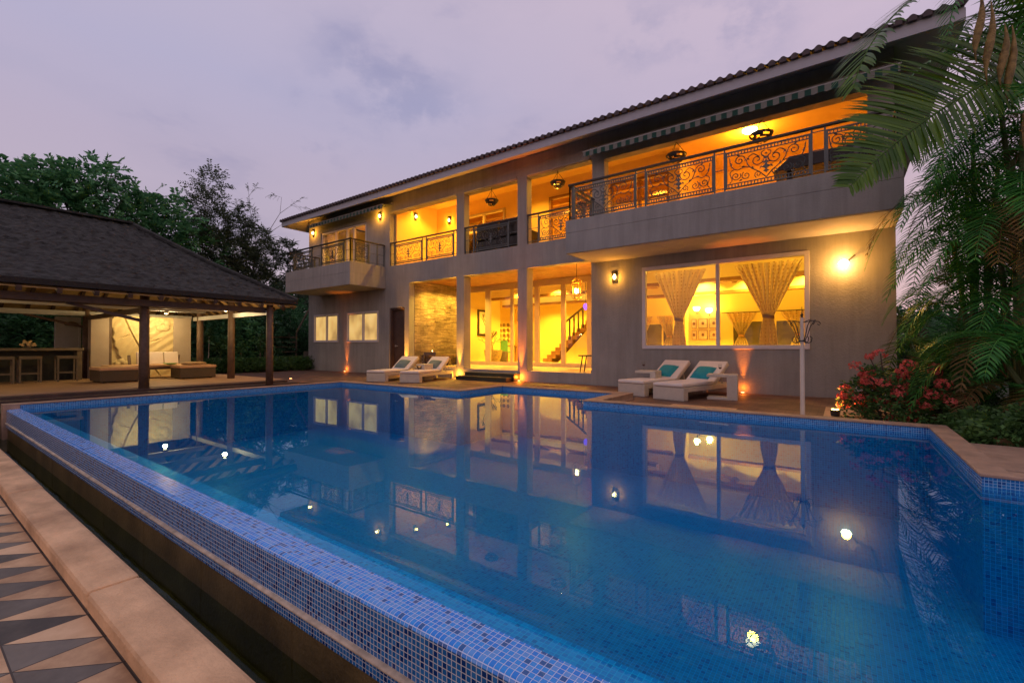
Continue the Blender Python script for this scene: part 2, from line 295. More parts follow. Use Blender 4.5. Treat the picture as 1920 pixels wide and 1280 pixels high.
# ------------------------------------------------------------------ mesh builder
COL = scn.collection
def wloc(o):
    v = Vector((0, 0, 0))
    while o is not None: v += o.location; o = o.parent
    return v
class MB:
    def __init__(s): s.v = []; s.f = []
    def add(s, vs, fs):
        k = len(s.v); s.v += [tuple(p) for p in vs]; s.f += [tuple(i + k for i in q) for q in fs]; return s
    def box(s, x0, x1, y0, y1, z0, z1):
        return s.add([(x0, y0, z0), (x1, y0, z0), (x1, y1, z0), (x0, y1, z0), (x0, y0, z1), (x1, y0, z1), (x1, y1, z1), (x0, y1, z1)],
                     [(3, 2, 1, 0), (4, 5, 6, 7), (0, 1, 5, 4), (1, 2, 6, 5), (2, 3, 7, 6), (3, 0, 4, 7)])
    def obox(s, c, sz, M=None):
        k = len(s.v); a, b, d = sz[0] / 2, sz[1] / 2, sz[2] / 2
        s.box(-a, a, -b, b, -d, d); c = Vector(c)
        for i in range(k, len(s.v)):
            p = Vector(s.v[i]); p = (M @ p if M else p) + c; s.v[i] = tuple(p)
        return s
    def beam(s, p0, p1, w, h):
        p0, p1 = Vector(p0), Vector(p1); d = (p1 - p0); l = d.length; d.normalize()
        up = Vector((0, 0, 1)) if abs(d.z) < .95 else Vector((1, 0, 0))
        y = up.cross(d).normalized(); z = d.cross(y)
        M = Matrix((d, y, z)).transposed(); return s.obox((p0 + p1) / 2, (l, w, h), M)
    def tube(s, pts, r, n=6, cap=True):
        pts = [Vector(p) for p in pts]; k = len(s.v); rs = r if isinstance(r, (list, tuple)) else [r] * len(pts)
        ref = None; m = len(pts)
        for i, p in enumerate(pts):
            d = (pts[min(i + 1, m - 1)] - pts[max(i - 1, 0)])
            if d.length < 1e-9: d = Vector((0, 0, 1))
            d.normalize()
            if ref is None: ref = Vector((0, 0, 1)) if abs(d.z) < .9 else Vector((1, 0, 0))
            x = (ref - d * ref.dot(d))
            if x.length < 1e-6: x = d.orthogonal()
            x.normalize(); ref = x; y = d.cross(x)
            for j in range(n):
                t = 2 * math.pi * j / n; s.v.append(tuple(p + (x * math.cos(t) + y * math.sin(t)) * rs[i]))
        for i in range(m - 1):
            for j in range(n):
                a = k + i * n + j; b = k + i * n + (j + 1) % n; s.f.append((a, b, b + n, a + n))
        if cap:
            s.f.append(tuple(k + j for j in reversed(range(n)))); s.f.append(tuple(k + (m - 1) * n + j for j in range(n)))
        return s
    def lathe(s, prof, c=(0, 0, 0), n=20):
        k = len(s.v); m = len(prof)
        for r, z in prof:
            for j in range(n):
                t = 2 * math.pi * j / n; s.v.append((c[0] + r * math.cos(t), c[1] + r * math.sin(t), c[2] + z))
        for i in range(m - 1):
            for j in range(n):
                a = k + i * n + j; b = k + i * n + (j + 1) % n; s.f.append((a, b, b + n, a + n))
        s.f.append(tuple(k + j for j in reversed(range(n)))); s.f.append(tuple(k + (m - 1) * n + j for j in range(n)))
        return s
    def prism(s, pts, z0, z1, axis='z'):
        k = len(pts); f = lambda p, h: (p[0], p[1], h) if axis == 'z' else ((p[0], h, p[1]) if axis == 'y' else (h, p[0], p[1]))
        vs = [f(p, z0) for p in pts] + [f(p, z1) for p in pts]
        fs = [tuple(reversed(range(k))), tuple(range(k, 2 * k))] + [(i, (i + 1) % k, k + (i + 1) % k, k + i) for i in range(k)]
        return s.add(vs, fs)
    def grid(s, fn, nu, nv):
        k = len(s.v)
        for i in range(nu + 1):
            for j in range(nv + 1): s.v.append(tuple(fn(i / nu, j / nv)))
        for i in range(nu):
            for j in range(nv):
                a = k + i * (nv + 1) + j; s.f.append((a, a + nv + 1, a + nv + 2, a + 1))
        return s
    def wallx(s, x0, x1, y0, y1, z0, z1, holes):
        """wall in the XZ plane between y0 and y1, with rectangular holes (x0, x1, z0, z1)"""
        xs = sorted({x0, x1, *[h[0] for h in holes], *[h[1] for h in holes]})
        for a, b in zip(xs, xs[1:]):
            hz = sorted([(h[2], h[3]) for h in holes if h[0] <= a + 1e-6 and h[1] >= b - 1e-6]); z = z0
            for q in hz:
                if q[0] > z + 1e-6: s.box(a, b, y0, y1, z, q[0])
                z = q[1]
            if z < z1 - 1e-6: s.box(a, b, y0, y1, z, z1)
        return s
    def mesh(s, name, m, smooth=False):
        me = bpy.data.meshes.new(name); me.from_pydata(s.v, [], s.f); me.materials.append(m)
        if smooth: me.polygons.foreach_set('use_smooth', [True] * len(me.polygons))
        me.update(); return me
    def build(s, name, m, parent=None, world=True, bevel=0, smooth=False, loc=None):
        import bmesh
        me = s.mesh(name, m, smooth); bm = bmesh.new(); bm.from_mesh(me); bmesh.ops.recalc_face_normals(bm, faces=bm.faces); bm.to_mesh(me); bm.free()
        return link(name, me, parent, world, bevel, loc)
def link(name, me, parent=None, world=True, bevel=0, loc=None):
    o = bpy.data.objects.new(name, me); COL.objects.link(o)
    if parent is not None:
        o.parent = parent
        if world: o.location = -wloc(parent)
    if loc is not None: o.location = loc
    if bevel:
        b = o.modifiers.new('bevel', 'BEVEL'); b.width = bevel; b.segments = 2; b.limit_method = 'ANGLE'
    return o
def npmesh(name, V, F, m):
    me = bpy.data.meshes.new(name); V = np.asarray(V, dtype=np.float32).reshape(-1, 3); F = np.asarray(F, dtype=np.int32); k = F.shape[1]
    me.vertices.add(len(V)); me.vertices.foreach_set('co', V.ravel())
    me.loops.add(F.size); me.loops.foreach_set('vertex_index', F.ravel())
    me.polygons.add(len(F)); me.polygons.foreach_set('loop_start', np.arange(0, F.size, k, dtype=np.int32))
    me.update(calc_edges=True); me.materials.append(m); return me
def tag(o, label, cat, group=None):
    o['label'] = label; o['category'] = cat
    if group: o['group'] = group
    return o
def thing(name, label, cat, loc=(0, 0, 0), rz=0, group=None):
    o = bpy.data.objects.new(name, None); COL.objects.link(o); o.empty_display_size = .1
    o.location = loc; o.rotation_euler = (0, 0, rz); return tag(o, label, cat, group)
def struct(o, kind='structure'): o['kind'] = kind; return o
def dup(root, loc, rz=0, label=None, group=None, parent=None):
    r = root.copy(); COL.objects.link(r); r.location = loc; r.rotation_euler = (0, 0, rz)
    if label: r['label'] = label
    if group: r['group'] = group
    def rec(a, b):
        for ch in list(a.children):
            c = ch.copy(); COL.objects.link(c); c.parent = b; c.matrix_parent_inverse = ch.matrix_parent_inverse.copy(); rec(ch, c)
    rec(root, r); return r
def lamp(name, kind, loc, col, power, parent=None, size=.1, rot=None, spot=None, blend=.6, size_y=None):
    d = bpy.data.lights.new(name, kind); d.color = col; d.energy = power
    if kind == 'AREA':
        d.size = size
        if size_y: d.shape = 'RECTANGLE'; d.size_y = size_y
    else: d.shadow_soft_size = size
    if kind == 'SPOT': d.spot_size = RAD(spot or 60); d.spot_blend = blend
    o = bpy.data.objects.new(name, d); COL.objects.link(o)
    o.location = loc
    if rot: o.rotation_euler = rot
    if parent is not None: o.parent = parent; o.location = Vector(loc) - wloc(parent)
    return o
WARM = (1.0, .40, .03); ORANGE = (1.0, .20, .012); YEL = (1.0, .56, .06)
BULB = emis('bulb_glow', (1.0, .72, .30), 14); BULBO = emis('orange_glow', (1.0, .38, .12), 9); DLG = emis('downlight_glow', (1.0, .85, .45), 9)

def downlights(name, x, y, z, col, power, lx, ly, nx, ny):
    """a room's recessed ceiling spots: one lamp per fitting, aimed straight down"""
    for i in range(nx):
        for j in range(ny):
            lamp(name, 'SPOT', (x + lx * ((i + .5) / nx - .5), y + ly * ((j + .5) / ny - .5), z), col, power * 2.3 / (nx * ny), size=.05, spot=132, blend=.5, rot=(0, 0, 0))
# ================================================================== GROUND, POOL
b = MB()
def sheet(b, x0, x1, y0, y1, z): return b.add([(x0, y0, z), (x1, y0, z), (x1, y1, z), (x0, y1, z)], [(0, 1, 2, 3)])
sheet(b, -600, 600, 8.30, 600, -.06); sheet(b, -600, 600, -600, -6, -.33)
sheet(b, -600, -12.0, -6, 8.30, -.06); sheet(b, 5.0, 600, -6, 8.30, -.06)
sheet(b, .93, 5.0, 4.60, 8.30, -.06); sheet(b, -12.0, -10.30, .70, 8.30, -.06)
struct(b.build('ground', GREEN))
b = MB()
Z = -.03
sheet(b, -24, .95, 8.32, 10.70, Z); sheet(b, -12.0, -6.40, 6.95, 8.32, Z); sheet(b, -3.20, .93, 6.95, 8.32, Z)
sheet(b, -24, -12.0, 6.30, 8.32, Z); sheet(b, -11.7, -10.34, 5.2, 6.95, Z); sheet(b, -24, -18.7, 10.7, 14.5, Z)
struct(b.build('pool_deck', DECK))
# pale stone slabs set in the brick paving
b = MB(); b.box(-1.15, -.55, 7.35, 7.72, Z, Z + .006); b.box(-2.35, -1.35, 7.6, 7.95, Z, Z + .006); b.box(-6.9, -5.9, 8.5, 8.8, Z, Z + .006)
b.box(-.22, .93, 7.1, 9.0, Z, Z + .008)
struct(b.build('path', SAND))
# pool shell (inner faces), the floor deep, a shallow ledge along the overflow wall
P = [(-10.2, 1.205), (4.0, 1.205), (4.0, 4.43), (.77, 4.43), (.77, 6.72), (-3.44, 6.72), (-3.44, 8.10), (-6.16, 8.10), (-6.16, 6.72), (-10.2, 6.72)]
DZ = -1.0
b = MB(); b.add([(x, y, DZ) for x, y in P], [tuple(range(len(P)))])
struct(b.build('pool_floor', POOLT))
b = MB(); n = len(P)
for i in range(1, n):
    p, q = P[i], P[(i + 1) % n]
    b.add([(p[0], p[1], DZ), (q[0], q[1], DZ), (q[0], q[1], -.04), (p[0], p[1], -.04)], [(0, 1, 2, 3)])
pw = thing('pool_wall', 'blue mosaic tiled inner walls of the swimming pool showing as a band under the stone rim', 'pool wall', (-5, 6.7, 0))
b.build('deep_wall', POOLT, pw)
b = MB()
for i in range(1, n):
    p, q = P[i], P[(i + 1) % n]
    b.add([(p[0], p[1], -.04), (q[0], q[1], -.04), (q[0], q[1], .062), (p[0], p[1], .062)], [(0, 1, 2, 3)])
b.build('tile_band', BANDT, pw)
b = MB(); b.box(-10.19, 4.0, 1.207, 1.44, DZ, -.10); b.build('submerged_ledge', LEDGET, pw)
b = MB(); b.add([(x, y, -.004) for x, y in P], [tuple(range(n))])
struct(b.build('pool_water', WATER))
# coping stones round three sides
b = MB()
o = .012; H1, H0 = .085, .062
def cp(x0, x1, y0, y1): b.box(x0, x1, y0, y1, H0, H1)
cp(-10.36, -10.2 + o, 1.06, 6.72 - o); cp(-10.36, -6.16 - .0, 6.72 - o, 6.92); cp(-6.40, -6.16 + o, 6.92, 8.10 - o); cp(-6.40, -3.20, 8.10 - o, 8.33)
cp(-3.44 - o, -3.20, 6.90, 8.10 - o); cp(-3.44 - o, .93, 6.72 - o, 6.90)
cp(.77 - o, .93, 4.60, 6.72 - o); cp(.77 - o, 4.2, 4.43 - o, 4.60)
cpo = thing('pool_coping', 'tan stone coping running round the house side of the pool', 'coping', (-5, 6.8, 0)); b.build('coping_slab', COPE, cpo, bevel=.006)
b = MB()
for a in [(-10.35, -10.205, 1.07, 6.9), (-10.35, -6.17, 6.73, 6.91), (-6.39, -6.17, 6.92, 8.3), (-6.39, -3.21, 8.11, 8.32), (-3.43, -3.21, 6.9, 8.11), (-3.43, .92, 6.73, 6.89), (.78, .92, 4.61, 6.72), (.78, 4.19, 4.44, 4.59)]:
    b.box(*a, -.5, H0 - .001)
b.build('kerb_wall', COPE, cpo)
# overflow (infinity) wall
iw = thing('infinity_wall', 'blue mosaic tiled overflow edge of the pool with water running off its top', 'pool wall', (-4, 1.13, 0))
b = MB()
def edge(u, v):
    X = -10.19 + u * 14.19
    # section: inner top -> rounded outer top
    pr_ = [(1.206, -.32), (1.206, .006), (1.085, .0035), (1.073, .001), (1.066, -.005), (1.062, -.014)]
    t = v * (len(pr_) - 1); i = min(int(t), len(pr_) - 2); f = t - i
    return (X, pr_[i][0] * (1 - f) + pr_[i + 1][0] * f, pr_[i][1] * (1 - f) + pr_[i + 1][1] * f)
b.grid(edge, 1, 5); b.build('overflow_top', TOPT, iw)
b = MB(); b.box(-10.19, 4.0, 1.062, 1.2, -.19, -.0142); b.build('tiled_face', FACET, iw)
b = MB(); b.box(-10.19, 4.0, 1.058, 1.2, -.262, -.205); b.build('tiled_skirt', FACET, iw)
b = MB()
def lip(u, v):
    X = -10.19 + u * 14.19; t = v * math.pi; w = .0035 * math.sin(X * 3.1) + .002 * math.sin(X * 9)
    return (X, 1.062 - (.018 + w) * math.sin(t), -.1975 + .011 * math.cos(t) + w * .6)
b.grid(lip, 120, 6); b.build('drip_ledge', mat('drip_ledge_stone', (.50, .40, .28), .5, var=.4, nscale=14), iw, smooth=True)
b = MB(); b.box(-10.19, 4.0, 1.075, 1.2, -.80, -.262)
for x in range(-10, 5): b.box(x - .003, x + .003, 1.0735, 1.08, -.80, -.264)
b.build('foundation', BASIN, iw)
b = MB(); b.box(-10.37, -10.192, 1.02, 1.20, -.45, .0845); b.build('end_block', COPE, iw, bevel=.006)
# channel below the overflow wall
b = MB(); sheet(b, -13, 5, .70, 1.08, -.62); struct(b.build('channel_bed', BASIN))
b = MB(); sheet(b, -13, 5, .70, 1.076, -.44); struct(b.build('channel_water', CHANW))
sl = thing('kerb', 'long sandstone kerb between the patterned terrace tiles and the overflow channel', 'kerb', (-3, .66, -.26))
random.seed(4)
x = -13.0; b = MB(); b2 = MB()
while x < 4.5:
    w = random.uniform(2.3, 2.9); dz = random.uniform(-.003, .003); dy = random.uniform(-.003, .003)
    b.box(x, x + w - .006, .563 + dy, .767 + dy, -.299, -.20 + dz); x += w
b.build('kerb_slab', SAND, sl, bevel=.02)
b = MB(); b.box(-13, 5, .60, .755, -.7, -.2991); b.build('kerb_wall', BASIN, sl)
b = MB(); sheet(b, -13, 5, -6, .60, -.30); struct(b.build('terrace', TRI))
lw = thing('retaining_wall', 'dark damp wall closing the overflow channel at the far left', 'wall', (-11.4, 1.1, 0))
b = MB(); b.box(-12.0, -10.375, 1.0, 1.16, -.65, -.062); b.box(-13.2, -12.0, .60, 1.16, -.65, -.058); b.build('wall_stone', BASIN, lw)
st = MB(); st.box(.935, 1.75, 5.0, 6.2, -.055, .02); tag(st.build('stone_slab', COPE, bevel=.01), 'grey stone slab lying outside the right corner of the pool rim', 'slab')
# ================================================================== HOUSE
F0, F1 = 10.70, 10.95           # front wall
XL, XR, YB = -18.66, .80, 21.0
hs = thing('house', 'two storey villa with tiled roof, balconies and glowing windows beyond the pool', 'house', (-9, 10.7, 0))
b = MB()
b.wallx(XL, -12.23, F0, F1, -.3, 3.2, [(-18.22, -16.44, 1.14, 2.30), (-15.85, -13.90, 1.13, 2.30), (-13.29, -12.46, -.3, 2.36)])
b.wallx(-5.24, XR, F0, F1, -.3, 3.2, [(-3.89, -.51, .905, 2.86)])
b.box(-12.23, -5.24, F0, F1, -.3, .262)                                    # plinth
b.box(XL, XR, F0, F1, 3.2, 3.88)                                           # floor band
b.wallx(XL, -13.28, F0, F1, 3.88, 6.42, [(-17.75, -14.65, 3.88, 5.73)])
b.wallx(-13.28, XR, F0, F1, 3.88, 6.42, [(-13.28, -9.98, 3.881, 5.80), (-9.66, -7.58, 3.881, 5.80), (-7.26, -5.21, 3.881, 5.80), (-4.87, .42, 3.881, 5.74)])
b.wallx(-9.98, -9.66, 11.0, 11.02, 0, .001, [])
b.build('wall', PLASTER, hs)
b = MB()   # returns of pillars, side walls and back
b.box(XL, XL + .25, F1, YB, -.3, 6.42); b.box(XR - .25, XR, F1, YB, -.3, 6.42); b.box(XL + .25, XR - .25, YB - .25, YB, -.3, 6.42)
b.build('wall', PLASTER, hs)
for x0, x1 in ((-9.98, -9.66), (-7.58, -7.26)):
    q = MB(); q.box(x0, x1, F0 + .002, 11.02, .262, 3.2); q.build('pillar', PLASTER, hs, bevel=.008)
# drip mouldings above the upper openings
for x0, x1 in ((-13.2, -10.0), (-9.64, -7.6), (-7.24, -5.25)):
    q = MB(); q.box(x0, x1, F0 - .05, F0 - .001, 5.815, 5.87); q.build('moulding', PLASTER, hs, bevel=.01)
q = MB(); q.box(XL + .25, XR - .25, F1 + .001, YB - .25, 3.34, 3.86); q.build('floor_slab', PALEC, hs)
q = MB(); q.box(XL + .25, XR - .25, F1 + .001, YB - .25, 6.50, 6.60); q.build('ceiling', PALEC, hs)
q = MB(); q.box(-12.23, -5.24, F1 - .24, 13.5, .262, .27); q.build('porch_floor', mat('porch_tile', (.70, .58, .38), .25, var=.06, bump=.02), hs)
q = MB(); q.box(XL + .25, XR - .25, 13.5, YB - .25, .0, .27); q.box(-5.2, XR - .25, F1 + .002, 13.499, .0, .27); q.build('room_floor', mat('hall_floor', (.62, .50, .30), .2, var=.06, bump=.02), hs)
q = MB(); q.box(-12.23, -5.24, F1 + .002, 13.5, 3.305, 3.335)
for i in range(18): q.box(-12.23 + .39 * i, -12.225 + .39 * i, F1 + .002, 13.5, 3.302, 3.306)
q.build('porch_ceiling', WOODC, hs)
# stone-clad side wall of the porch
q = MB(); q.box(-12.48, -12.23, F1 + .001, 13.52, .0, 3.34)
random.seed(9)
z = .27
while z < 3.28:
    h = random.uniform(.03, .055); y = F1 + .003
    while y < 13.48:
        w = random.uniform(.12, .42); d = random.uniform(.003, .022)
        q.box(-12.23, -12.23 + d, y, min(y + w - .004, 13.49), z, z + h - .004); y += w
    z += h
q.build('stone_wall', STONEW, hs)
q = MB(); q.box(-12.22, -9.98, 10.951, 11.25, .262, .30); q.build('ledge', SAND, hs)
q = MB(); q.box(-5.24, -5.1, F1 + .001, 13.52, .0, 3.34); q.build('porch_side_wall', CREAM, hs)
# steps
q = MB(); q.box(-9.45, -7.55, 10.10, 10.40, -.03, .075); q.box(-9.35, -7.50, 10.40, 10.70 - .001, -.03, .175)
q.box(-9.47, -7.53, 10.08, 10.41, .075, .09); q.box(-9.37, -7.48, 10.39, 10.699, .175, .19)
q.build('steps', DARKSTEP, hs, bevel=.004)
# balconies
q = MB()
BX0, BX1, BY = -5.22, .805, 9.31
q.box(BX0, BX1, BY, F0 - .001, 3.126, 3.60); q.box(BX0, BX1, BY, BY + .13, 3.60, 3.90); q.box(BX0, BX0 + .13, BY + .13, F0 - .001, 3.60, 3.90); q.box(BX1 - .13, BX1, BY + .13, F0 - .001, 3.60, 3.90)
bl = q.build('balcony', PLASTER, hs, bevel=.01)
s_ = MB(); s_.box(BX0 + .06, BX1 - .06, BY + .06, F0 - .001, 3.120, 3.126); s_.build('soffit', SOFFIT, bl)
q = MB(); LX0, LX1, LY = -17.74, -13.50, 9.20
q.box(LX0, LX1, LY, F0 - .001, 3.08, 3.5); q.box(LX0, LX1, LY, LY + .13, 3.5, 3.88); q.box(LX0, LX0 + .13, LY + .13, F0 - .001, 3.5, 3.88); q.box(LX1 - .13, LX1, LY + .13, F0 - .001, 3.5, 3.88)
q.box(-19.4, LX0, 10.2, F0 - .001, 3.45, 3.6)
q.build('balcony', PLASTER, hs, bevel=.01)
# roof: fascia, sloping soffit, barrel tiles
EX0, EX1, EY = -19.6, 1.61, 10.0
q = MB(); q.box(EX0, EX1, EY - .02, EY + .02, 6.14, 6.345); q.box(EX0 - .02, EX0 + .02, EY + .021, 21, 6.14, 6.345); q.box(EX1 - .02, EX1 + .02, EY + .021, 16, 6.14, 6.345)
q.build('fascia', FASCIA, hs)
q = MB(); q.add([(EX0 + .02, EY + .02, 6.15), (EX1 - .02, EY + .02, 6.15), (XR, F0, 6.41), (XL, F0, 6.41), (EX0 + .02, 21, 6.15), (XL, 21, 6.41), (EX1 - .02, 21, 6.15), (XR, 21, 6.41)],
                [(0, 1, 2, 3), (4, 0, 3, 5), (1, 6, 7, 2)])
q.build('soffit', SOFFIT, hs)
PITCH = math.tan(RAD(21)); TW = .185
rf = MB()
def tile_z(x):   # barrel profile across x
    f = (x / TW) % 1.0
    return .040 * math.sin(math.pi * f / .62) if f < .62 else -.016 * math.sin(math.pi * (f - .62) / .38)
nx = int((EX1 - EX0 + .16) / TW * 8)
rows = 9; vs = []; X0r, X1r = EX0 - .06, EX1 + .08
for r in range(rows + 1):
    for e in (0, 1):
        yy = EY - .10 + (r + e * .97) * .62
        if r == rows and e: yy = EY - .10 + (rows + .97) * .62
        zz = 6.375 + (yy - EY + .10) * PITCH + (.03 if e == 0 else -.005)
        inset = max(0, (yy - EY + .1)) * .95
        for i in range(nx + 1):
            x = X0r + (X1r - X0r) * i / nx
            zc = tile_z(x) + zz
            if x < X0r + inset: zc = zz - (X0r + inset - x) * PITCH * 1.02 + .0
            vs.append((x, yy, zc))
k = 2 * (rows + 1); fs = [(r * (nx + 1) + i, r * (nx + 1) + i + 1, (r + 1) * (nx + 1) + i + 1, (r + 1) * (nx + 1) + i) for r in range(k - 1) for i in range(nx)]
rf.add(vs, fs)
# closed half-round ends at the eave
x = math.floor(X0r / TW) * TW + TW
while x < X1r - TW:
    seg = [(x + TW * .62 * j / 8, 6.400 + .040 * math.sin(math.pi * j / 8)) for j in range(9)]
    rf.prism([(p[0], p[1]) for p in seg] + [(x + TW * .62, 6.34), (x, 6.34)], EY - .098, EY - .03, 'y'); x += TW
rf.build('roof', TILE, hs, smooth=False)
q = MB(); q.box(X0r, X1r, 16.0, 21.2, 8.0, 8.6); q.build('roof', TILE, hs)

# windows and doors of the house
LITW = mat('lit_frosted_pane', (.6, .45, .25), .25, var=.12, nscale=1.4, bump=0, emit=(1.0, .62, .16), estr=.72)
def uneven_glow(m):
    nt = m.node_tree; b = nt.nodes['Principled BSDF']; g = N(nt, 'ShaderNodeNewGeometry'); mp = N(nt, 'ShaderNodeMapping'); mp.inputs['Scale'].default_value = (1.1, 1, .8); L(nt, g.outputs['Position'], mp.inputs[0])
    n = N(nt, 'ShaderNodeTexNoise'); n.inputs['Scale'].default_value = 1.3; n.inputs['Detail'].default_value = 2; L(nt, mp.outputs[0], n.inputs['Vector'])
    L(nt, ramp(nt, n.outputs['Fac'], [(.32, (.42, .24, .06)), (.5, (.95, .58, .16)), (.7, (1.1, .74, .26))]), b.inputs['Emission Color'])
uneven_glow(LITW)
def window(x0, x1, z0, z1, y, pane, mull, fw=.06, dep=.09, proud=.03, label=None):
    w = MB(); w.box(x0, x1, y - proud, y + dep, z0, z0 + fw); w.box(x0, x1, y - proud, y + dep, z1 - fw, z1)
    w.box(x0, x0 + fw, y - proud, y + dep, z0 + fw, z1 - fw); w.box(x1 - fw, x1, y - proud, y + dep, z0 + fw, z1 - fw)
    for i, mx in enumerate(mull):
        w.box(mx - fw * .42, mx + fw * .42, y - proud + .012, y + dep - .01, z0 + fw, z1 - fw)
    fr = w.build('window', WHITEF, hs, bevel=.006)
    xs = [x0 + fw] + list(mull) + [x1 - fw]
    for i, (a, c) in enumerate(zip(xs, xs[1:])):
        g = MB(); yy = y + .03 + (i % 2) * .02; a2 = a + (fw * .42 if i else 0); c2 = c - (fw * .42 if i < len(xs) - 2 else 0)
        if pane is LITW:
            g.box(a2 + .03, c2 - .03, yy, yy + .006, z0 + fw + .03, z1 - fw - .03); s = MB()
            s.box(a2, c2, yy - .01, yy + .02, z0 + fw, z0 + fw + .03); s.box(a2, c2, yy - .01, yy + .02, z1 - fw - .03, z1 - fw); s.box(a2, a2 + .03, yy - .01, yy + .02, z0 + fw + .03, z1 - fw - .03); s.box(c2 - .03, c2, yy - .01, yy + .02, z0 + fw + .03, z1 - fw - .03)
            s.build('sash', WHITEF, fr)
        else: g.add([(a2, yy, z0 + fw), (c2, yy, z0 + fw), (c2, yy, z1 - fw), (a2, yy, z1 - fw)], [(0, 1, 2, 3)])
        g.build('pane', pane, fr)
    return fr
window(-18.22, -16.44, 1.14, 2.30, F0, LITW, [-17.3])
window(-15.85, -13.90, 1.13, 2.30, F0, LITW, [-14.85])
window(-3.89, -.51, .905, 2.86, F0, GLASS, [-2.2], fw=.085)
# recessed dark door
q = MB(); q.box(-13.29, -12.46, F1 - .08, F1 - .03, -.03, 2.36); dr = q.build('door', DOORM, hs)
q = MB(); q.box(-13.12, -12.99, F1 - .125, F1 - .10, .98, 1.0); q.box(-13.13, -13.11, F1 - .125, F1 - .08, .96, 1.02); q.build('handle', STEEL, dr)
q = MB(); q.box(-13.29, -13.22, F1 - .20, F1 - .08, -.03, 2.36); q.box(-12.53, -12.46, F1 - .20, F1 - .08, -.03, 2.36); q.box(-13.22, -12.53, F1 - .20, F1 - .08, 2.29, 2.36); q.build('frame', DOORM, dr)
# upper left sliding door behind the balcony
gd = window(-17.72, -14.68, 3.60, 5.72, F0 + .05, GLASS, [-16.72, -15.95, -15.5], fw=.07)
# porch glass wall
Y = 13.5; FR = mat('amber_frame', (.55, .44, .30), .4, var=.05)
gw = MB(); gw.box(-12.2, -5.24, Y - .05, Y + .05, .27, .40); gw.box(-12.2, -5.24, Y - .04, Y + .06, 3.08, 3.302)
for a, c in ((-11.05, -10.82), (-9.86, -9.75), (-8.8, -8.62), (-7.73, -7.57), (-6.75, -6.6), (-5.32, -5.24), (-12.2, -12.12)): gw.box(a, c, Y - .045, Y + .045, .40, 3.08)
gd2 = gw.build('glass_door', FR, hs)
for a, c in ((-12.12, -11.05), (-10.82, -9.86), (-9.75, -8.8), (-8.62, -7.73), (-7.57, -6.75), (-6.6, -5.32)):
    g = MB(); g.add([(a, Y, .40), (c, Y, .40), (c, Y, 3.08), (a, Y, 3.08)], [(0, 1, 2, 3)]); g.build('pane', GLASS, gd2)

# ------------------------------------------------ ornamental railings
def spiral(b, cx, cz, r0, turns, d, a0, r=.0075, n=26, y=0):
    pts = []
    for i in range(n + 1):
        t = i / n; rr = r0 * (1 - .86 * t); a = a0 + d * turns * 2 * math.pi * t
        pts.append((cx + rr * math.cos(a), y, cz + rr * math.sin(a)))
    b.tube(pts, r, 4, cap=False)
def curve(b, pts, r=.008, n=4, k=10):
    out = []; P_ = [Vector((p[0], 0, p[1])) for p in pts]; P_ = [P_[0] * 2 - P_[1]] + P_ + [P_[-1] * 2 - P_[-2]]
    for i in range(1, len(P_) - 2):
        for j in range(k):
            t = j / k; p0, p1, p2, p3 = P_[i - 1:i + 3]
            out.append(.5 * ((2 * p1) + (p2 - p0) * t + (2 * p0 - 5 * p1 + 4 * p2 - p3) * t * t + (3 * p1 - p0 - 3 * p2 + p3) * t ** 3))
    out.append(P_[-2]); b.tube(out, r, n, cap=False)
PCACHE = {}
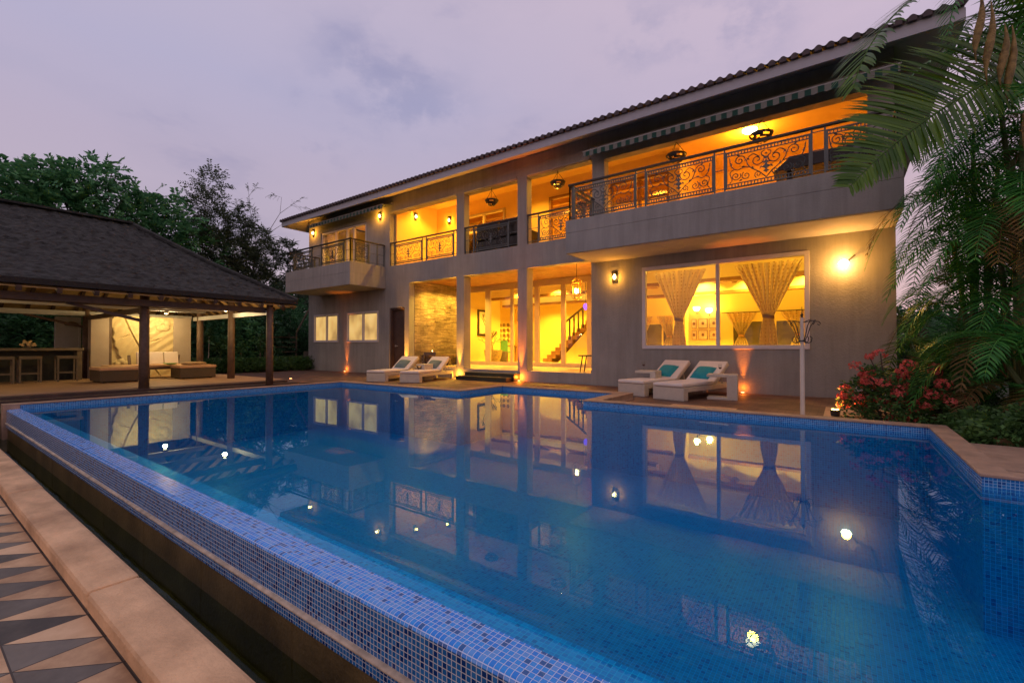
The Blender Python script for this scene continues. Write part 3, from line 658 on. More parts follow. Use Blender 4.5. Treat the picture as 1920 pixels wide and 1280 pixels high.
def panel_mesh(w, h):
    key = (round(w, 2), round(h, 2))
    if key in PCACHE: return PCACHE[key]
    b = MB(); f = .018
    b.box(0, w, -f, f, 0, .022); b.box(0, w, -f, f, h - .022, h); b.box(0, .03, -f, f, .022, h - .022); b.box(w - .03, w, -f, f, .022, h - .022)
    b.box(.03, w - .03, -.011, .011, .075, .09); b.box(.03, w - .03, -.011, .011, h - .085, h - .07)
    n = int(w / .055)
    for i in range(n):
        x = .03 + (w - .06) * (i + .5) / n
        b.box(x - .008, x + .008, -.008, .008, h - .071, h - .021); b.box(x - .008, x + .008, -.008, .008, .021, .076)
    c = w / 2; s = h / .70; zz = lambda z: z * s
    for d in (-1, 1):
        X = lambda x: c + d * x * w / 1.25
        A = lambda a: a if d > 0 else math.pi - a
        spiral(b, X(.13), zz(.45), .115, 1.35, d, A(RAD(150)), .009); spiral(b, X(.40), zz(.50), .10, 1.5, -d, A(RAD(-160)), .009)
        spiral(b, X(.46), zz(.22), .085, 1.5, d, A(RAD(160)), .009); spiral(b, X(.30), zz(.20), .08, 1.4, -d, A(RAD(60)), .008)
        spiral(b, X(.12), zz(.18), .06, 1.4, d, A(RAD(-60)), .008)
        curve(b, [(X(0), zz(.10)), (X(.10), zz(.22)), (X(.24), zz(.34)), (X(.29), zz(.48)), (X(.20), zz(.57)), (X(.10), zz(.50))], .009)
        curve(b, [(X(.24), zz(.34)), (X(.34), zz(.36)), (X(.44), zz(.33)), (X(.53), zz(.42)), (X(.56), zz(.58))], .008)
        curve(b, [(X(.02), zz(.60)), (X(.07), zz(.56)), (X(.05), zz(.50)), (X(.0), zz(.47))], .008)
        curve(b, [(X(.56), zz(.10)), (X(.52), zz(.16)), (X(.55), zz(.30)), (X(.47), zz(.36))], .008)
        for (x, z, a) in ((.27, .50, 40), (.34, .37, 10), (.20, .32, 60), (.53, .45, 80), (.08, .30, 120), (.42, .60, 20), (.38, .13, -20)):
            a = A(RAD(a)); p = Vector((X(x), 0, zz(z))); t = Vector((math.cos(a), 0, math.sin(a))); q_ = Vector((-t.z, 0, t.x))
            b.add([p - t * .035, p + q_ * .016 + Vector((0, .006, 0)), p + t * .04, p - q_ * .016 - Vector((0, .006, 0))], [(0, 1, 2, 3), (3, 2, 1, 0)][:1])
    # centre leaf ornament
    for k_, (z, r) in enumerate(((.22, .05), (.30, .075), (.38, .06), (.46, .04), (.54, .02))):
        b.prism([(c + r * math.cos(t * math.pi / 4) * (1 if t % 2 == 0 else .55), zz(z) + r * .8 * math.sin(t * math.pi / 4) * (1 if t % 2 == 0 else .55)) for t in range(8)], -.012 + k_ * .001, .012 + k_ * .001, 'y')
    me = b.mesh('ornamental_panel', IRON); PCACHE[key] = me; return me
def railing(p0, p1, z, panels, h=.80, posts=(), par=None):
    """p0,p1: (x,y) ends; panels: list of (start, end) distances along it"""
    p0, p1 = Vector((*p0, 0)), Vector((*p1, 0)); d = p1 - p0; Ln = d.length; d.normalize(); ang = math.atan2(d.y, d.x)
    rail = MB()
    rail.obox((p0 + p1) / 2 + Vector((0, 0, z + h)), (Ln + .05, .07, .045), Matrix.Rotation(ang, 3, 'Z'))
    r = rail.build('railing', DARKI, par, bevel=.008)
    ps = sorted({0.0, Ln, *[q for pp in panels for q in pp], *posts})
    for q in ps: pm = MB(); pm.obox(p0 + d * q + Vector((0, 0, z + h / 2 - .01)), (.028, .028, h - .03), Matrix.Rotation(ang, 3, 'Z')); pm.build('post', IRON, r)
    pm = MB()
    for zz_, t in ((.07, .014), (h - .08, .014), (h * .52, .012)):
        last = 0.0
        for (a, c) in sorted(panels) + [(Ln, Ln)]:
            if a - last > .03: pm.obox(p0 + d * ((last + a) / 2) + Vector((0, 0, z + zz_)), (a - last, t, t), Matrix.Rotation(ang, 3, 'Z'))
            last = c
    pm.build('rail', IRON, r)
    for (a, c) in panels:
        me = panel_mesh(c - a - .03, h - .13); o = bpy.data.objects.new('ornamental_panel', me); COL.objects.link(o); o.parent = r
        o.location = p0 + d * (a + .015) + Vector((0, 0, z + .045)) - wloc(r); o.rotation_euler = (0, 0, ang)
    return r
railing((-5.14, 9.375), (.73, 9.375), 3.90, [(.10, 1.60), (1.81, 3.17), (3.35, 4.74), (4.93, 5.80)], .83, par=hs)
railing((-5.14, 10.62), (-5.14, 9.375), 3.90, [(.12, 1.12)], .83, par=hs)
railing((.74, 9.375), (.74, 10.62), 3.90, [(.12, 1.12)], .83, par=hs)
railing((-17.68, 9.265), (-13.56, 9.265), 3.88, [(.55, 1.75), (2.35, 3.75)], .78, par=hs)
railing((-13.56, 9.265), (-13.56, 10.66), 3.88, [(.18, .75)], .78, posts=(1.1,), par=hs)
railing((-17.68, 10.6), (-17.68, 9.265), 3.88, [(.2, 1.1)], .78, par=hs)
railing((-19.35, 10.25), (-17.75, 10.25), 3.60, [(.2, .9)], .85, par=hs)
railing((-13.26, 10.74), (-10.0, 10.74), 3.88, [(.22, 1.65), (1.85, 3.12)], .83, par=hs)
railing((-9.64, 10.74), (-7.60, 10.74), 3.88, [(.35, 1.72)], .83, par=hs)
railing((-7.24, 10.74), (-5.23, 10.74), 3.88, [(.35, 1.8)], .83, par=hs)
# retracted striped awnings under the eaves
def awning(x0, x1, y, zf, zw, label):
    t = thing('awning', label, 'awning', ((x0 + x1) / 2, y, zf), group=None)
    q = MB(); q.add([(x0, y, zf), (x1, y, zf), (x1, F0 - .03, zw), (x0, F0 - .03, zw), (x0, y, zf - .012), (x1, y, zf - .012), (x1, F0 - .03, zw - .012), (x0, F0 - .03, zw - .012)],
                    [(0, 1, 2, 3), (7, 6, 5, 4), (0, 4, 5, 1), (1, 5, 6, 2), (2, 6, 7, 3), (3, 7, 4, 0)]); q.build('canopy', mat('awning_dark', (.06, .08, .065), .8, var=.2), t)
    q = MB()
    n = int((x1 - x0) / .105) * 2
    def fn(u, v):
        sc = .020 * abs(math.sin(u * (x1 - x0) / .21 * math.pi * 1.0)) if v > .5 else 0
        return (x0 + u * (x1 - x0), y - .014 + .004 * math.sin(u * 60), zf - v * .14 + (sc if v > .99 else 0))
    q.grid(fn, n * 2, 3); q.build('valance', AWN, t)
    q = MB(); q.tube([(x0 - .02, y - .005, zf + .006), (x1 + .02, y - .005, zf + .006)], .016, 8); q.build('front_bar', STEEL, t)
    q = MB()
    for xx in (x0 + .25, x1 - .25): q.tube([(xx, y, zf), (xx - .0, (y + F0) / 2, (zf + zw) / 2 - .05), (xx, F0 - .05, zw - .03)], .014, 6)
    q.build('arm', STEEL, t); q = MB(); q.tube([(x0, F0 - .05, zw + .03), (x1, F0 - .05, zw + .03)], .04, 8); q.build('roller', STEEL, t)
awning(-5.23, .85, 10.25, 5.845, 6.02, 'long green and white striped awning over the big right balcony')
awning(-17.85, -13.1, 10.25, 5.99, 6.10, 'short retracted awning over the small left balcony')
# ================================================================== INTERIOR (ground floor)
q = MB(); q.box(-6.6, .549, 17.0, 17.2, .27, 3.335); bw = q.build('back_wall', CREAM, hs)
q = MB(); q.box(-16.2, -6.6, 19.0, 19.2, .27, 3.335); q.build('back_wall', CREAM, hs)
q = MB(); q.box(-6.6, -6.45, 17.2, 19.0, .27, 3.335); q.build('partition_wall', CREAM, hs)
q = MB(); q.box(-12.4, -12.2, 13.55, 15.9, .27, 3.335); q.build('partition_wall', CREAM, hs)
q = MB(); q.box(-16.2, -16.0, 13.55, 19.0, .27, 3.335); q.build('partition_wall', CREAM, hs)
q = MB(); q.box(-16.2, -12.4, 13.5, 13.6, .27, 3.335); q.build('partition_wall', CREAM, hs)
q = MB(); q.box(-4.62, -4.22, 15.6, 16.0, .27, 3.335); q.build('column', CREAM, hs)
# beams and coves of the ceiling
for a in ((-12.1, .5, 15.9, 16.2, 2.72), (-5.0, .5, 13.3, 13.62, 2.78), (-12.1, -5.0, 15.0, 15.25, 2.95)):
    q = MB(); q.box(a[0], a[1], a[2], a[3], a[4], 3.339); bb = q.build('beam', PALEC, hs); q = MB(); q.box(a[0] + .01, a[1] - .01, a[2] - .002, a[3] + .002, a[4] - .03, a[4] + .06); q.build('beam_cladding', BEAMW, bb)
q = MB(); q.box(-5.0, .5, 11.5, 11.9, 2.98, 3.0); q.build('cove_shelf', PALEC, hs)
COVE = emis('cove_glow', (1.0, .66, .10), 4.0)
for a in ((-5.0, .5, 13.64, 13.68, 2.98, 3.2), (-5.0, .5, 16.22, 16.26, 2.95, 3.15), (-12.0, -6.7, 15.27, 15.31, 3.05, 3.2), (-12.0, -6.7, 16.3, 16.34, 2.9, 3.1)):
    q = MB(); q.box(*a); q.build('cove_light', COVE, hs)
# windows in the living room back wall
def innerwin(x0, x1, z0, z1, y, mull):
    q = MB(); f = .05
    q.box(x0, x1, y - .04, y - .001, z0, z0 + f); q.box(x0, x1, y - .04, y - .001, z1 - f, z1); q.box(x0, x0 + f, y - .04, y - .001, z0 + f, z1 - f); q.box(x1 - f, x1, y - .04, y - .001, z0 + f, z1 - f)
    for m_ in mull: q.box(m_ - .03, m_ + .03, y - .038, y - .001, z0 + f, z1 - f)
    w = q.build('window', CREAM, hs); q = MB(); q.box(x0 + f, x1 - f, y - .02, y - .002, z0 + f, z1 - f); q.build('pane', mat('night_pane', (.10, .085, .045), .08, var=.3, nscale=2, bump=0), w)
innerwin(-3.05, -1.0, .95, 1.85, 17.0, [-2.1, -1.75]); innerwin(-6.1, -4.75, .95, 1.85, 17.0, [-5.4]); innerwin(-1.0 + .2, .3, .95, 1.85, 17.0, [])
def curtain_mesh(w, h, tie, wt, folds, amp, mtl, name, flare=.55, seed=0):
    """gathered curtain: full width at the top, tied at height `tie`, hanging below"""
    rnd = random.Random(seed); ph = [rnd.uniform(0, 6.28) for _ in range(4)]
    b = MB(); nu = folds * 8; nv = 34
    def fn(u, v):
        z = h * (1 - v); t = z / h
        if t > tie:
            k = (t - tie) / (1 - tie); ww = wt + (w - wt) * (k ** 1.05) * (1.0 if k > .12 else 1)
        else:
            k = (tie - t) / tie; ww = wt + (flare * w - wt) * (1 - (1 - k) ** 2.0)
        x = (u - .5) * ww
        f = math.sin(u * folds * 2 * math.pi + ph[0] + .6 * math.sin(v * 5 + u * 7)) + .35 * math.sin(u * folds * 4.3 * math.pi + ph[1])
        a = amp * (.35 + .65 * min(1, ww / w)) * (1 if ww > wt * 1.3 else .8)
        sag = -.05 * (1 - abs(2 * u - 1)) * max(0, 1 - abs(t - tie) * 4)
        return (x, a * f + .02, z + sag * 0)
    b.grid(fn, nu, nv)
    o = b.build(name, mtl, None, smooth=True); return o
def curtain(x, y, z0, w, h, tie, wt, folds, label, group=None, amp=.06, seed=0, flare=.5):
    t = thing('curtain', label, 'curtain', (x, y, z0), group=group)
    o = curtain_mesh(w, h, tie, wt, folds, amp, SPOT, 'cloth', flare, seed); o.parent = t
    q = MB(); k = tie * h
    q.grid(lambda u, v: ((wt * .56 + .01) * math.cos(u * 2 * math.pi), .02 + (amp * 1.7 + .02) * math.sin(u * 2 * math.pi), k + .05 - v * .07 - .02 * math.cos(u * 2 * math.pi)), 20, 2)
    q.build('tieback', BEAMW, t, world=False); return t
curtain(-3.14, 11.05, .80, 1.22, 1.96, .40, .17, 9, 'wide spotted curtain tied at the waist in the left half of the big window', seed=1, flare=.27)
curtain(-1.27, 11.05, .80, 1.32, 1.96, .40, .19, 10, 'wide spotted curtain tied at the waist in the right half of the big window', seed=2, flare=.28)
G = 'small tied curtains on the far wall of the living room'
curtain(-2.75, 16.93, .80, 1.0, 1.32, .40, .16, 6, 'small tied curtain on the far wall seen just right of the window mullion', G, .03, 3)
curtain(-1.25 + .15, 16.93, .80, 1.05, 1.32, .40, .16, 6, 'small tied curtain on the far wall at the right edge of the big window', G, .03, 4)
curtain(-5.15, 16.93, .80, .95, 1.30, .40, .16, 6, 'small tied curtain on the far wall between the large left curtain and the column', G, .03, 5)
curtain(-6.15, 16.93, .80, .85, 1.30, .40, .16, 6, 'small tied curtain on the far wall at the left edge of the big window', G, .03, 6)
q = MB(); q.tube([(-3.35, 16.9, 2.12), (-.5, 16.9, 2.12)], .014, 6); tag(q.build('curtain_rod', DARKI), 'thin dark curtain rod on the far living room wall', 'curtain rod')
# framed pictures on the back wall
i = 0
FRM = mat('picture_frame_wood', (.22, .10, .03), .5); MATB = mat('picture_mat', (.75, .60, .30), .8); 
pos = [('upper', -3.98, 1.78), ('upper', -3.62, 1.78), ('lower', -3.98, 1.38), ('lower', -3.62, 1.38), ('upper', -4.28, 1.78), ('lower', -4.28, 1.38)]
nm = {-3.98: 'middle', -3.62: 'right', -4.28: 'left'}
for row, x, z in pos:
    w = .30 if x > -4.1 else .16
    t = thing('framed_picture', 'thin framed print on the far living room wall, %s one of the %s row' % (nm[x], row), 'picture', (x, 16.98, z - .16), group='framed prints on the far living room wall')
    q = MB(); q.box(x - w / 2, x + w / 2, 16.97, 16.99, z - .165, z + .165); q.build('frame', FRM, t)
    q = MB(); q.box(x - w / 2 + .015, x + w / 2 - .015, 16.962, 16.969, z - .15, z + .15); q.build('print', MATB, t)
    q = MB(); q.lathe([(.0, 0), (.05, 0), (.05, .004)], (0, 0, 0), 10)
    q = MB(); q.prism([(x + .05 * math.cos(k), z + .06 * math.sin(k)) for k in (0, .9, 1.9, 2.8, 3.9, 5.2)], 16.956, 16.961, 'y'); q.build('motif', FRM, t)
# glass wall lights beside the pictures
for k, (x, y, z) in enumerate(((-4.1, 16.6, 2.28), (-3.75, 16.85, 2.22))):
    t = thing('wall_lamp', ['bright glass lamp beside the column inside the living room', 'bright glass lamp over the framed prints inside the living room'][k], 'lamp', (x, y, z))
    q = MB(); q.lathe([(.02, -.08), (.09, -.05), (.12, .03), (.11, .07)], (x, y, z), 12); q.build('shade', BULB, t)
    q = MB(); q.tube([(x, y, z - .08), (x, y + .06, z - .16), (x, 16.99, z - .12)], .012, 6); q.build('bracket', DARKI, t)
    lamp('bulb_light', 'POINT', (x, y - .05, z + .1), YEL, 55, t, .06)
# ceiling fans
for k, (x, y, lab) in enumerate(((-2.55, 14.6, 'brown ceiling fan seen behind the right curtain of the big window'), (-6.0, 15.0, 'brown ceiling fan seen at the left edge of the big window'))):
    t = thing('ceiling_fan', lab, 'fan', (x, y, 2.9)); q = MB(); q.lathe([(.02, .40), (.02, .08), (.10, .05), (.12, .0), (.06, -.06)], (x, y, 2.9), 14); q.build('motor', BEAMW, t)
    for m_ in range(3):
        a = m_ * 2.094 + .4; q = MB(); q.obox((x + .38 * math.cos(a), y + .38 * math.sin(a), 2.92), (.55, .12, .012), Matrix.Rotation(a, 3, 'Z') @ Matrix.Rotation(.2, 3, 'X')); q.build('blade', BEAMW, t)
# long sofa under the big window
t = thing('sofa', 'cream sofa whose back shows along the sill of the big window', 'sofa', (-2.2, 13.0, .27))
q = MB(); q.box(-4.4, -.4, 12.6, 13.4, .27, .70); q.build('seat', CUSHW, t, bevel=.05); q = MB()
q.grid(lambda u, v: (-4.4 + 4.0 * u, 12.55 + .22 * v, (.93 + .04 * math.sin(u * 9.4) ** 2) * (1 - .0 * v)), 40, 2); q.box(-4.4, -.4, 12.56, 12.74, .4, .925); q.build('back', CUSHW, t)
# hall: staircase
t = thing('staircase', 'dark wooden staircase climbing to the right inside the hall', 'staircase', (-10.2, 18.1, .27))
q = MB(); n = 11; sx0, rise, run = -11.05, .165, .215
for i in range(n): q.box(sx0 + run * i, sx0 + run * (i + 1) + .02, 17.6, 18.6, .27 if i < 1 else .27 + rise * (i - 1), .27 + rise * (i + 1))
q.build('tread', BEAMW, t)
q = MB()
for i in range(5, n): 
    x = sx0 + run * (i + .5); z = .27 + rise * (i + 1); q.box(x - .03, x + .03, 17.55, 17.6, z - .15, z + .72)
q.build('baluster', DOORM, t); q = MB(); q.beam((sx0 + run * 4.6, 17.57, .27 + rise * 5.6 + .72), (sx0 + run * n, 17.57, .27 + rise * n + .76), .06, .07); q.build('handrail', DOORM, t)
q = MB(); q.prism([(sx0 + run * 4, .27), (sx0 + run * n, .27), (sx0 + run * n, .27 + rise * (n - 2))], 17.48, 17.56, 'y'); q.build('stringer', CREAM, t)
q = MB(); q.box(-8.7, -8.2, 17.3, 18.9, .27, 3.335); q.build('column', CREAM, hs)
# hanging amber lamp in the hall (violet glass)
c = gy(1098, 575, 14.4)
t = thing('pendant_lamp', 'small violet glass pendant hanging inside the hall by the right door frame', 'lamp', tuple(c))
q = MB(); q.lathe([(.01, .12), (.07, .08), (.09, .0), (.05, -.08), (.01, -.12)], tuple(c), 10); q.build('shade', emis('violet_glow', (.35, .12, 1.0), 2.2), t)
q = MB(); q.tube([tuple(c + Vector((0, 0, .12))), (c.x, c.y, 3.33)], .008, 5); q.build('cord', DARKI, t)
# painting and planter
t = thing('painting', 'dark framed painting of branches on the left hall wall', 'painting', (-12.19, 14.7, 1.45))
q = MB(); q.box(-12.2, -12.15, 14.33, 15.10, 1.42, 2.50); q.build('frame', DARKI, t, bevel=.01)
q = MB(); q.box(-12.149, -12.146, 14.42, 15.01, 1.51, 2.41); q.build('canvas', mat('canvas_cream', (.75, .62, .38), .8, var=.1), t)
random.seed(3); q = MB()
def twig(q, p, d, l, r, dep, X=None, rnd=random):
    if dep == 0 or l < .03: return
    e = p + d * l; mid = (p + e) / 2 + Vector((rnd.uniform(-1, 1), rnd.uniform(-1, 1), rnd.uniform(-1, 1))) * l * .12
    if X is not None: mid.x = e.x = X
    q.tube([p, mid, e], [r, r * .85, r * .7], 4, cap=False)
    for _ in range(rnd.choice((2, 2, 3))):
        nd = (d + Vector((rnd.uniform(-1, 1), rnd.uniform(-1, 1), rnd.uniform(-.5, .8))) * .75).normalized()
        if X is not None: nd.x = 0; nd.normalize()
        twig(q, e, nd, l * rnd.uniform(.6, .85), r * .68, dep - 1, X, rnd)
twig(q, Vector((-12.143, 14.9, 1.53)), Vector((0, -.3, 1)).normalized(), .28, .022, 5, -12.143); q.build('painted_branch', DARKI, t)
t = thing('potted_tree', 'bare branching tree in a tall stone pot behind the porch glass', 'potted tree', (-11.25, 14.2, .27))
q = MB(); q.lathe([(.20, 0), (.26, .12), (.34, .35), (.36, .56), (.31, .56), (.28, .48), (.0, .47)], (-11.25, 14.2, .27), 20); q.build('pot', mat('mottled_pot', (.34, .25, .10), .8, var=.5, nscale=9), t)
random.seed(12); q = MB(); rn = random.Random(21)
for k in range(4): twig(q, Vector((-11.25, 14.2, .7)), Vector((rn.uniform(-.9, .9), rn.uniform(-.3, .3), 1)).normalized(), .33, .02, 5, None, rn)
q.build('branch', DOORM, t)
t = thing('drum_stool', 'grey drum shaped stool beside the stone pot in the hall', 'stool', (-11.38, 15.0, .27)); q = MB(); q.lathe([(.16, 0), (.20, .25), (.20, .47), (.0, .47)], (-11.38, 15.0, .27), 18); q.build('body', WICK, t); q = MB(); q.lathe([(.205, 0), (.205, .03), (0, .03)], (-11.38, 15.0, .745), 18); q.build('lid', BAR, t)
# plates on the dining wall
pl0 = None
cols = ['leftmost', 'second', 'third', 'rightmost']; rowsn = ['top', 'second', 'third', 'bottom']
PL = mat('dark_plate', (.16, .085, .02), .4)
for r in range(4):
    for c_ in range(4):
        x = -14.55 + c_ * .26; z = 2.05 - r * .27 + .05; lab = 'dark round plate on the dining wall, %s in the %s row' % (cols[c_], rowsn[r])
        if pl0 is None:
            q = MB(); q.lathe([(.0, 0), (.075, .0), (.095, .03), (.07, .025), (0, .02)], (0, 0, 0), 14); pl0 = q.build('wall_plate', PL)
            pl0.location = (x, 18.97, z); pl0.rotation_euler = (math.pi / 2, 0, 0); tag(pl0, lab, 'plate', 'round plates hung on the dining room wall'); continue
        o = pl0.copy(); COL.objects.link(o); o.location = (x, 18.97, z); o['label'] = lab
t = thing('dining_table', 'dark dining table in the room behind the hall', 'table', (-13.2, 17.6, .27)); q = MB(); q.box(-14.0, -12.3, 17.2, 18.0, .97, 1.03); q.build('top', BEAMW, t)
for x in (-13.9, -12.4):
    q = MB(); q.box(x - .04, x + .04, 17.3, 17.38, .27, .97); q.build('leg', BEAMW, t)
def chair(x, y, rz, m_, lab):
    t = thing('dining_chair', lab, 'chair', (x, y, .27), rz); q = MB(); q.box(-.22, .22, -.22, .22, .42, .48); q.build('seat', m_, t, world=False, bevel=.01)
    q = MB(); q.box(-.22, .22, .19, .23, .48, .98); q.build('backrest', m_, t, world=False, bevel=.01)
    for sx in (-.2, .2):
        for sy in (-.2, .2): q = MB(); q.box(sx - .02, sx + .02, sy - .02, sy + .02, 0, .42); q.build('leg', BEAMW, t, world=False)
chair(-13.4, 16.9, math.pi, mat('orange_chair', (.5, .2, .04), .6), 'orange backed chair at the near side of the dining table')
chair(-12.55, 16.75, math.pi + .2, mat('green_chair', (.12, .38, .12), .6), 'green covered chair at the right end of the dining table')
t = thing('cabinet', 'tall orange wooden cabinet against the dining room wall', 'cabinet', (-13.0, 18.8, .27)); q = MB(); q.box(-13.35, -12.6, 18.6, 18.98, .27, 2.2); q.build('body', mat('cabinet_wood', (.42, .17, .04), .5), t)
q = MB(); q.box(-12.985, -12.965, 18.59, 18.6, .35, 2.1); q.build('door_gap', DOORM, t)
# ceiling downlights
dl0 = None; pts = [((1028, 539), 15.0, 'over the hall behind the right porch bay'), ((967, 556), 16.5, 'beside the second porch pillar'), ((920, 548), 14.6, 'over the branching tree in the hall'), ((1295, 572), 15.2, 'left of the column in the living room'), ((1375, 568), 15.4, 'just right of the window mullion'), ((1490, 562), 15.2, 'at the right end of the living room'), ((943, 582), 17.8, 'over the dining table'), ((952, 571), 17.0, 'before the dining room beam')]
for (px, py), yy, lab in pts:
    p = gz(px, py, 3.33); lab = 'small round ceiling downlight ' + lab
    if dl0 is None:
        q = MB(); q.lathe([(.09, 0), (.09, -.012), (.0, -.012)], (0, 0, 0), 14); dl0 = q.build('downlight', DLG); dl0.location = p; tag(dl0, lab, 'downlight', 'round downlights in the ground floor ceiling'); o = dl0
    else:
        o = dl0.copy(); COL.objects.link(o); o.location = p; o['label'] = lab
# room lights (ceiling luminaires of the lit rooms)
downlights('room_light', -2.2, 11.9, 3.27, YEL, 240, 4.5, 1.2, 3, 1); lamp('cove_lamp', 'POINT', (-3.4, 12.2, 2.9), YEL, 28, size=.06); lamp('cove_lamp', 'POINT', (-1.0, 12.2, 2.9), YEL, 28, size=.06); downlights('room_light', -2.2, 13.4, 3.28, YEL, 800, 4.5, 1.2, 3, 1); downlights('room_light', -2.2, 15.5, 3.28, YEL, 554, 4.5, 1.6, 3, 1)
downlights('room_light', -8.7, 14.6, 3.28, YEL, 800, 5.5, 1.0, 3, 1); downlights('room_light', -9.5, 17.6, 3.28, YEL, 619, 5.0, 1.6, 3, 1)
downlights('room_light', -14.0, 17.0, 3.28, YEL, 489, 2.5, 2.0, 2, 1)
downlights('porch_light', -11.6, 12.2, 3.28, YEL, 264, .5, 1.8, 1, 3)
downlights('porch_light', -8.0, 12.2, 3.28, WARM, 121, 3, .5, 2, 1)

# ================================================================== INTERIOR (upper floor)
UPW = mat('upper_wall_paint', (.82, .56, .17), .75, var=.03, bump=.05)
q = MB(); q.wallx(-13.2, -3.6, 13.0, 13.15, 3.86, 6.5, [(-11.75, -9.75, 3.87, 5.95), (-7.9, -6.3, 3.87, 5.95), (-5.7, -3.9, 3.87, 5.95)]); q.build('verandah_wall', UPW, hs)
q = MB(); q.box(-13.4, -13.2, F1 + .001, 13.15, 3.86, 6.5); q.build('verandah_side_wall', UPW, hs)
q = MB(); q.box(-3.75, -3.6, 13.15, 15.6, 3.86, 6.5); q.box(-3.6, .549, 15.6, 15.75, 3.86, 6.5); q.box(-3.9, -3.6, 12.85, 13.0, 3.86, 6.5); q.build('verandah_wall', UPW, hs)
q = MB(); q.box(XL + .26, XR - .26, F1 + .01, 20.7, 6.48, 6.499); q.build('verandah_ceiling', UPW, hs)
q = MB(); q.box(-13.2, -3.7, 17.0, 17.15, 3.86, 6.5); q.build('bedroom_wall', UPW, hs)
q = MB(); q.box(XL + .26, -13.4, 14.0, 14.15, 3.86, 6.5); q.build('bedroom_wall', UPW, hs)
for a in ((-11.75, -9.75), (-7.9, -6.3), (-5.7, -3.9)):
    q = MB(); q.box(a[0], a[0] + .08, 12.96, 13.1, 3.87, 5.95); q.box(a[1] - .08, a[1], 12.96, 13.1, 3.87, 5.95); q.box(a[0] + .08, a[1] - .08, 12.96, 13.1, 5.87, 5.95); q.box((a[0] + a[1]) / 2 - .04, (a[0] + a[1]) / 2 + .04, 12.98, 13.08, 3.87, 5.87); q.box(a[0] + .08, a[1] - .08, 12.97, 13.09, 5.25, 5.33)
    q.build('inner_door_frame', BEAMW if a[0] > -8 else FR, hs)
for a in (14.2, 15.4): q = MB(); q.box(-13, -3.8, a, a + .2, 6.1, 6.478); q.build('beam', BEAMW, hs)
t = thing('ceiling_lamp', 'glowing dish lamp on the ceiling behind the middle bay of the upper verandah', 'lamp', (-10.9, 14.0, 6.2)); p = gy(952, 391, 14.6); t.location = p
q = MB(); q.lathe([(.03, .08), (.16, .03), (.14, -.03), (.0, -.06)], tuple(p), 14); q.build('shade', BULB, t); q = MB(); q.tube([tuple(p + Vector((0, 0, .08))), (p.x, p.y, 6.479)], .012, 5); q.build('cord', DARKI, t)
lamp('bulb_light', 'POINT', tuple(p - Vector((0, 0, .15))), YEL, 60, t, .1)
p = Vector((-1.86, 12.85, 6.475)); t = thing('ceiling_lamp', 'round white ceiling lamp glowing over the big right balcony room', 'lamp', tuple(p)); q = MB(); q.lathe([(.17, 0), (.17, -.03), (.12, -.07), (0, -.085)], tuple(p), 20); q.build('shade', emis('white_glow', (1, .80, .42), 16), t); lamp('bulb_light', 'POINT', (p.x, p.y, 6.30), WARM, 150, t, .12)
downlights('verandah_light', -11.6, 11.9, 6.44, (1, .50, .04), 206, 2.5, .6, 2, 1); downlights('verandah_light', -7.6, 11.9, 6.44, (1, .50, .04), 151, 3, .6, 2, 1)
downlights('bedroom_light', -9.5, 15, 6.44, YEL, 372, 4, 2, 2, 1); downlights('bedroom_light', -5, 15, 6.44, YEL, 198, 2, 2, 1, 1)
downlights('bedroom_light', -15.8, 12.3, 6.44, YEL, 198, 3, 1.5, 2, 1); downlights('balcony_room_light', -.6, 14.0, 6.44, WARM, 48, 2, 2, 1, 1)
# curtains of the upper left door
curtain(-17.2, 10.86, 3.86, .9, 1.85, .45, .22, 6, 'grey curtain drawn aside at the left of the upper balcony door', None, .03, 8); curtain(-14.55, 10.86, 3.86, .7, 1.85, .45, .20, 5, 'grey curtain drawn aside at the right of the upper balcony door', None, .03, 9)
# dark lounge furniture on the upper verandah
def lounge(x, y, z, rz, lab):
    t = thing('armchair', lab, 'armchair', (x, y, z), rz); q = MB(); q.box(-.42, .42, -.4, .4, .12, .42); q.build('seat', DARKI, t, world=False, bevel=.03)
    q = MB(); q.box(-.42, .42, .30, .44, .42, .92); q.build('backrest', DARKI, t, world=False, bevel=.03)
    for s in (-1, 1): q = MB(); q.box(s * .42 - .05, s * .42 + .05, -.4, .42, .0, .60); q.build('armrest', DARKI, t, world=False, bevel=.02)
lounge(-8.9, 11.35, 3.86, math.pi, 'black armchair nearest the left pillar in the middle verandah bay'); lounge(-7.95, 11.3, 3.86, math.pi, 'black armchair by the right pillar in the middle verandah bay')
t = thing('table', 'dark low table behind the railing at the right end of the big balcony', 'table', (-.3, 10.3, 3.6)); q = MB(); q.prism([(-1.05, 4.28), (-.75, 4.52), (.35, 4.50), (.5, 4.28)], 9.9, 10.7 - .02, 'y'); q.build('top', DARKI, t, bevel=.01)
for x in (-.8, .3): q = MB(); q.box(x - .03, x + .03, 10.1, 10.5, 3.6, 4.285); q.build('leg', DARKI, t)
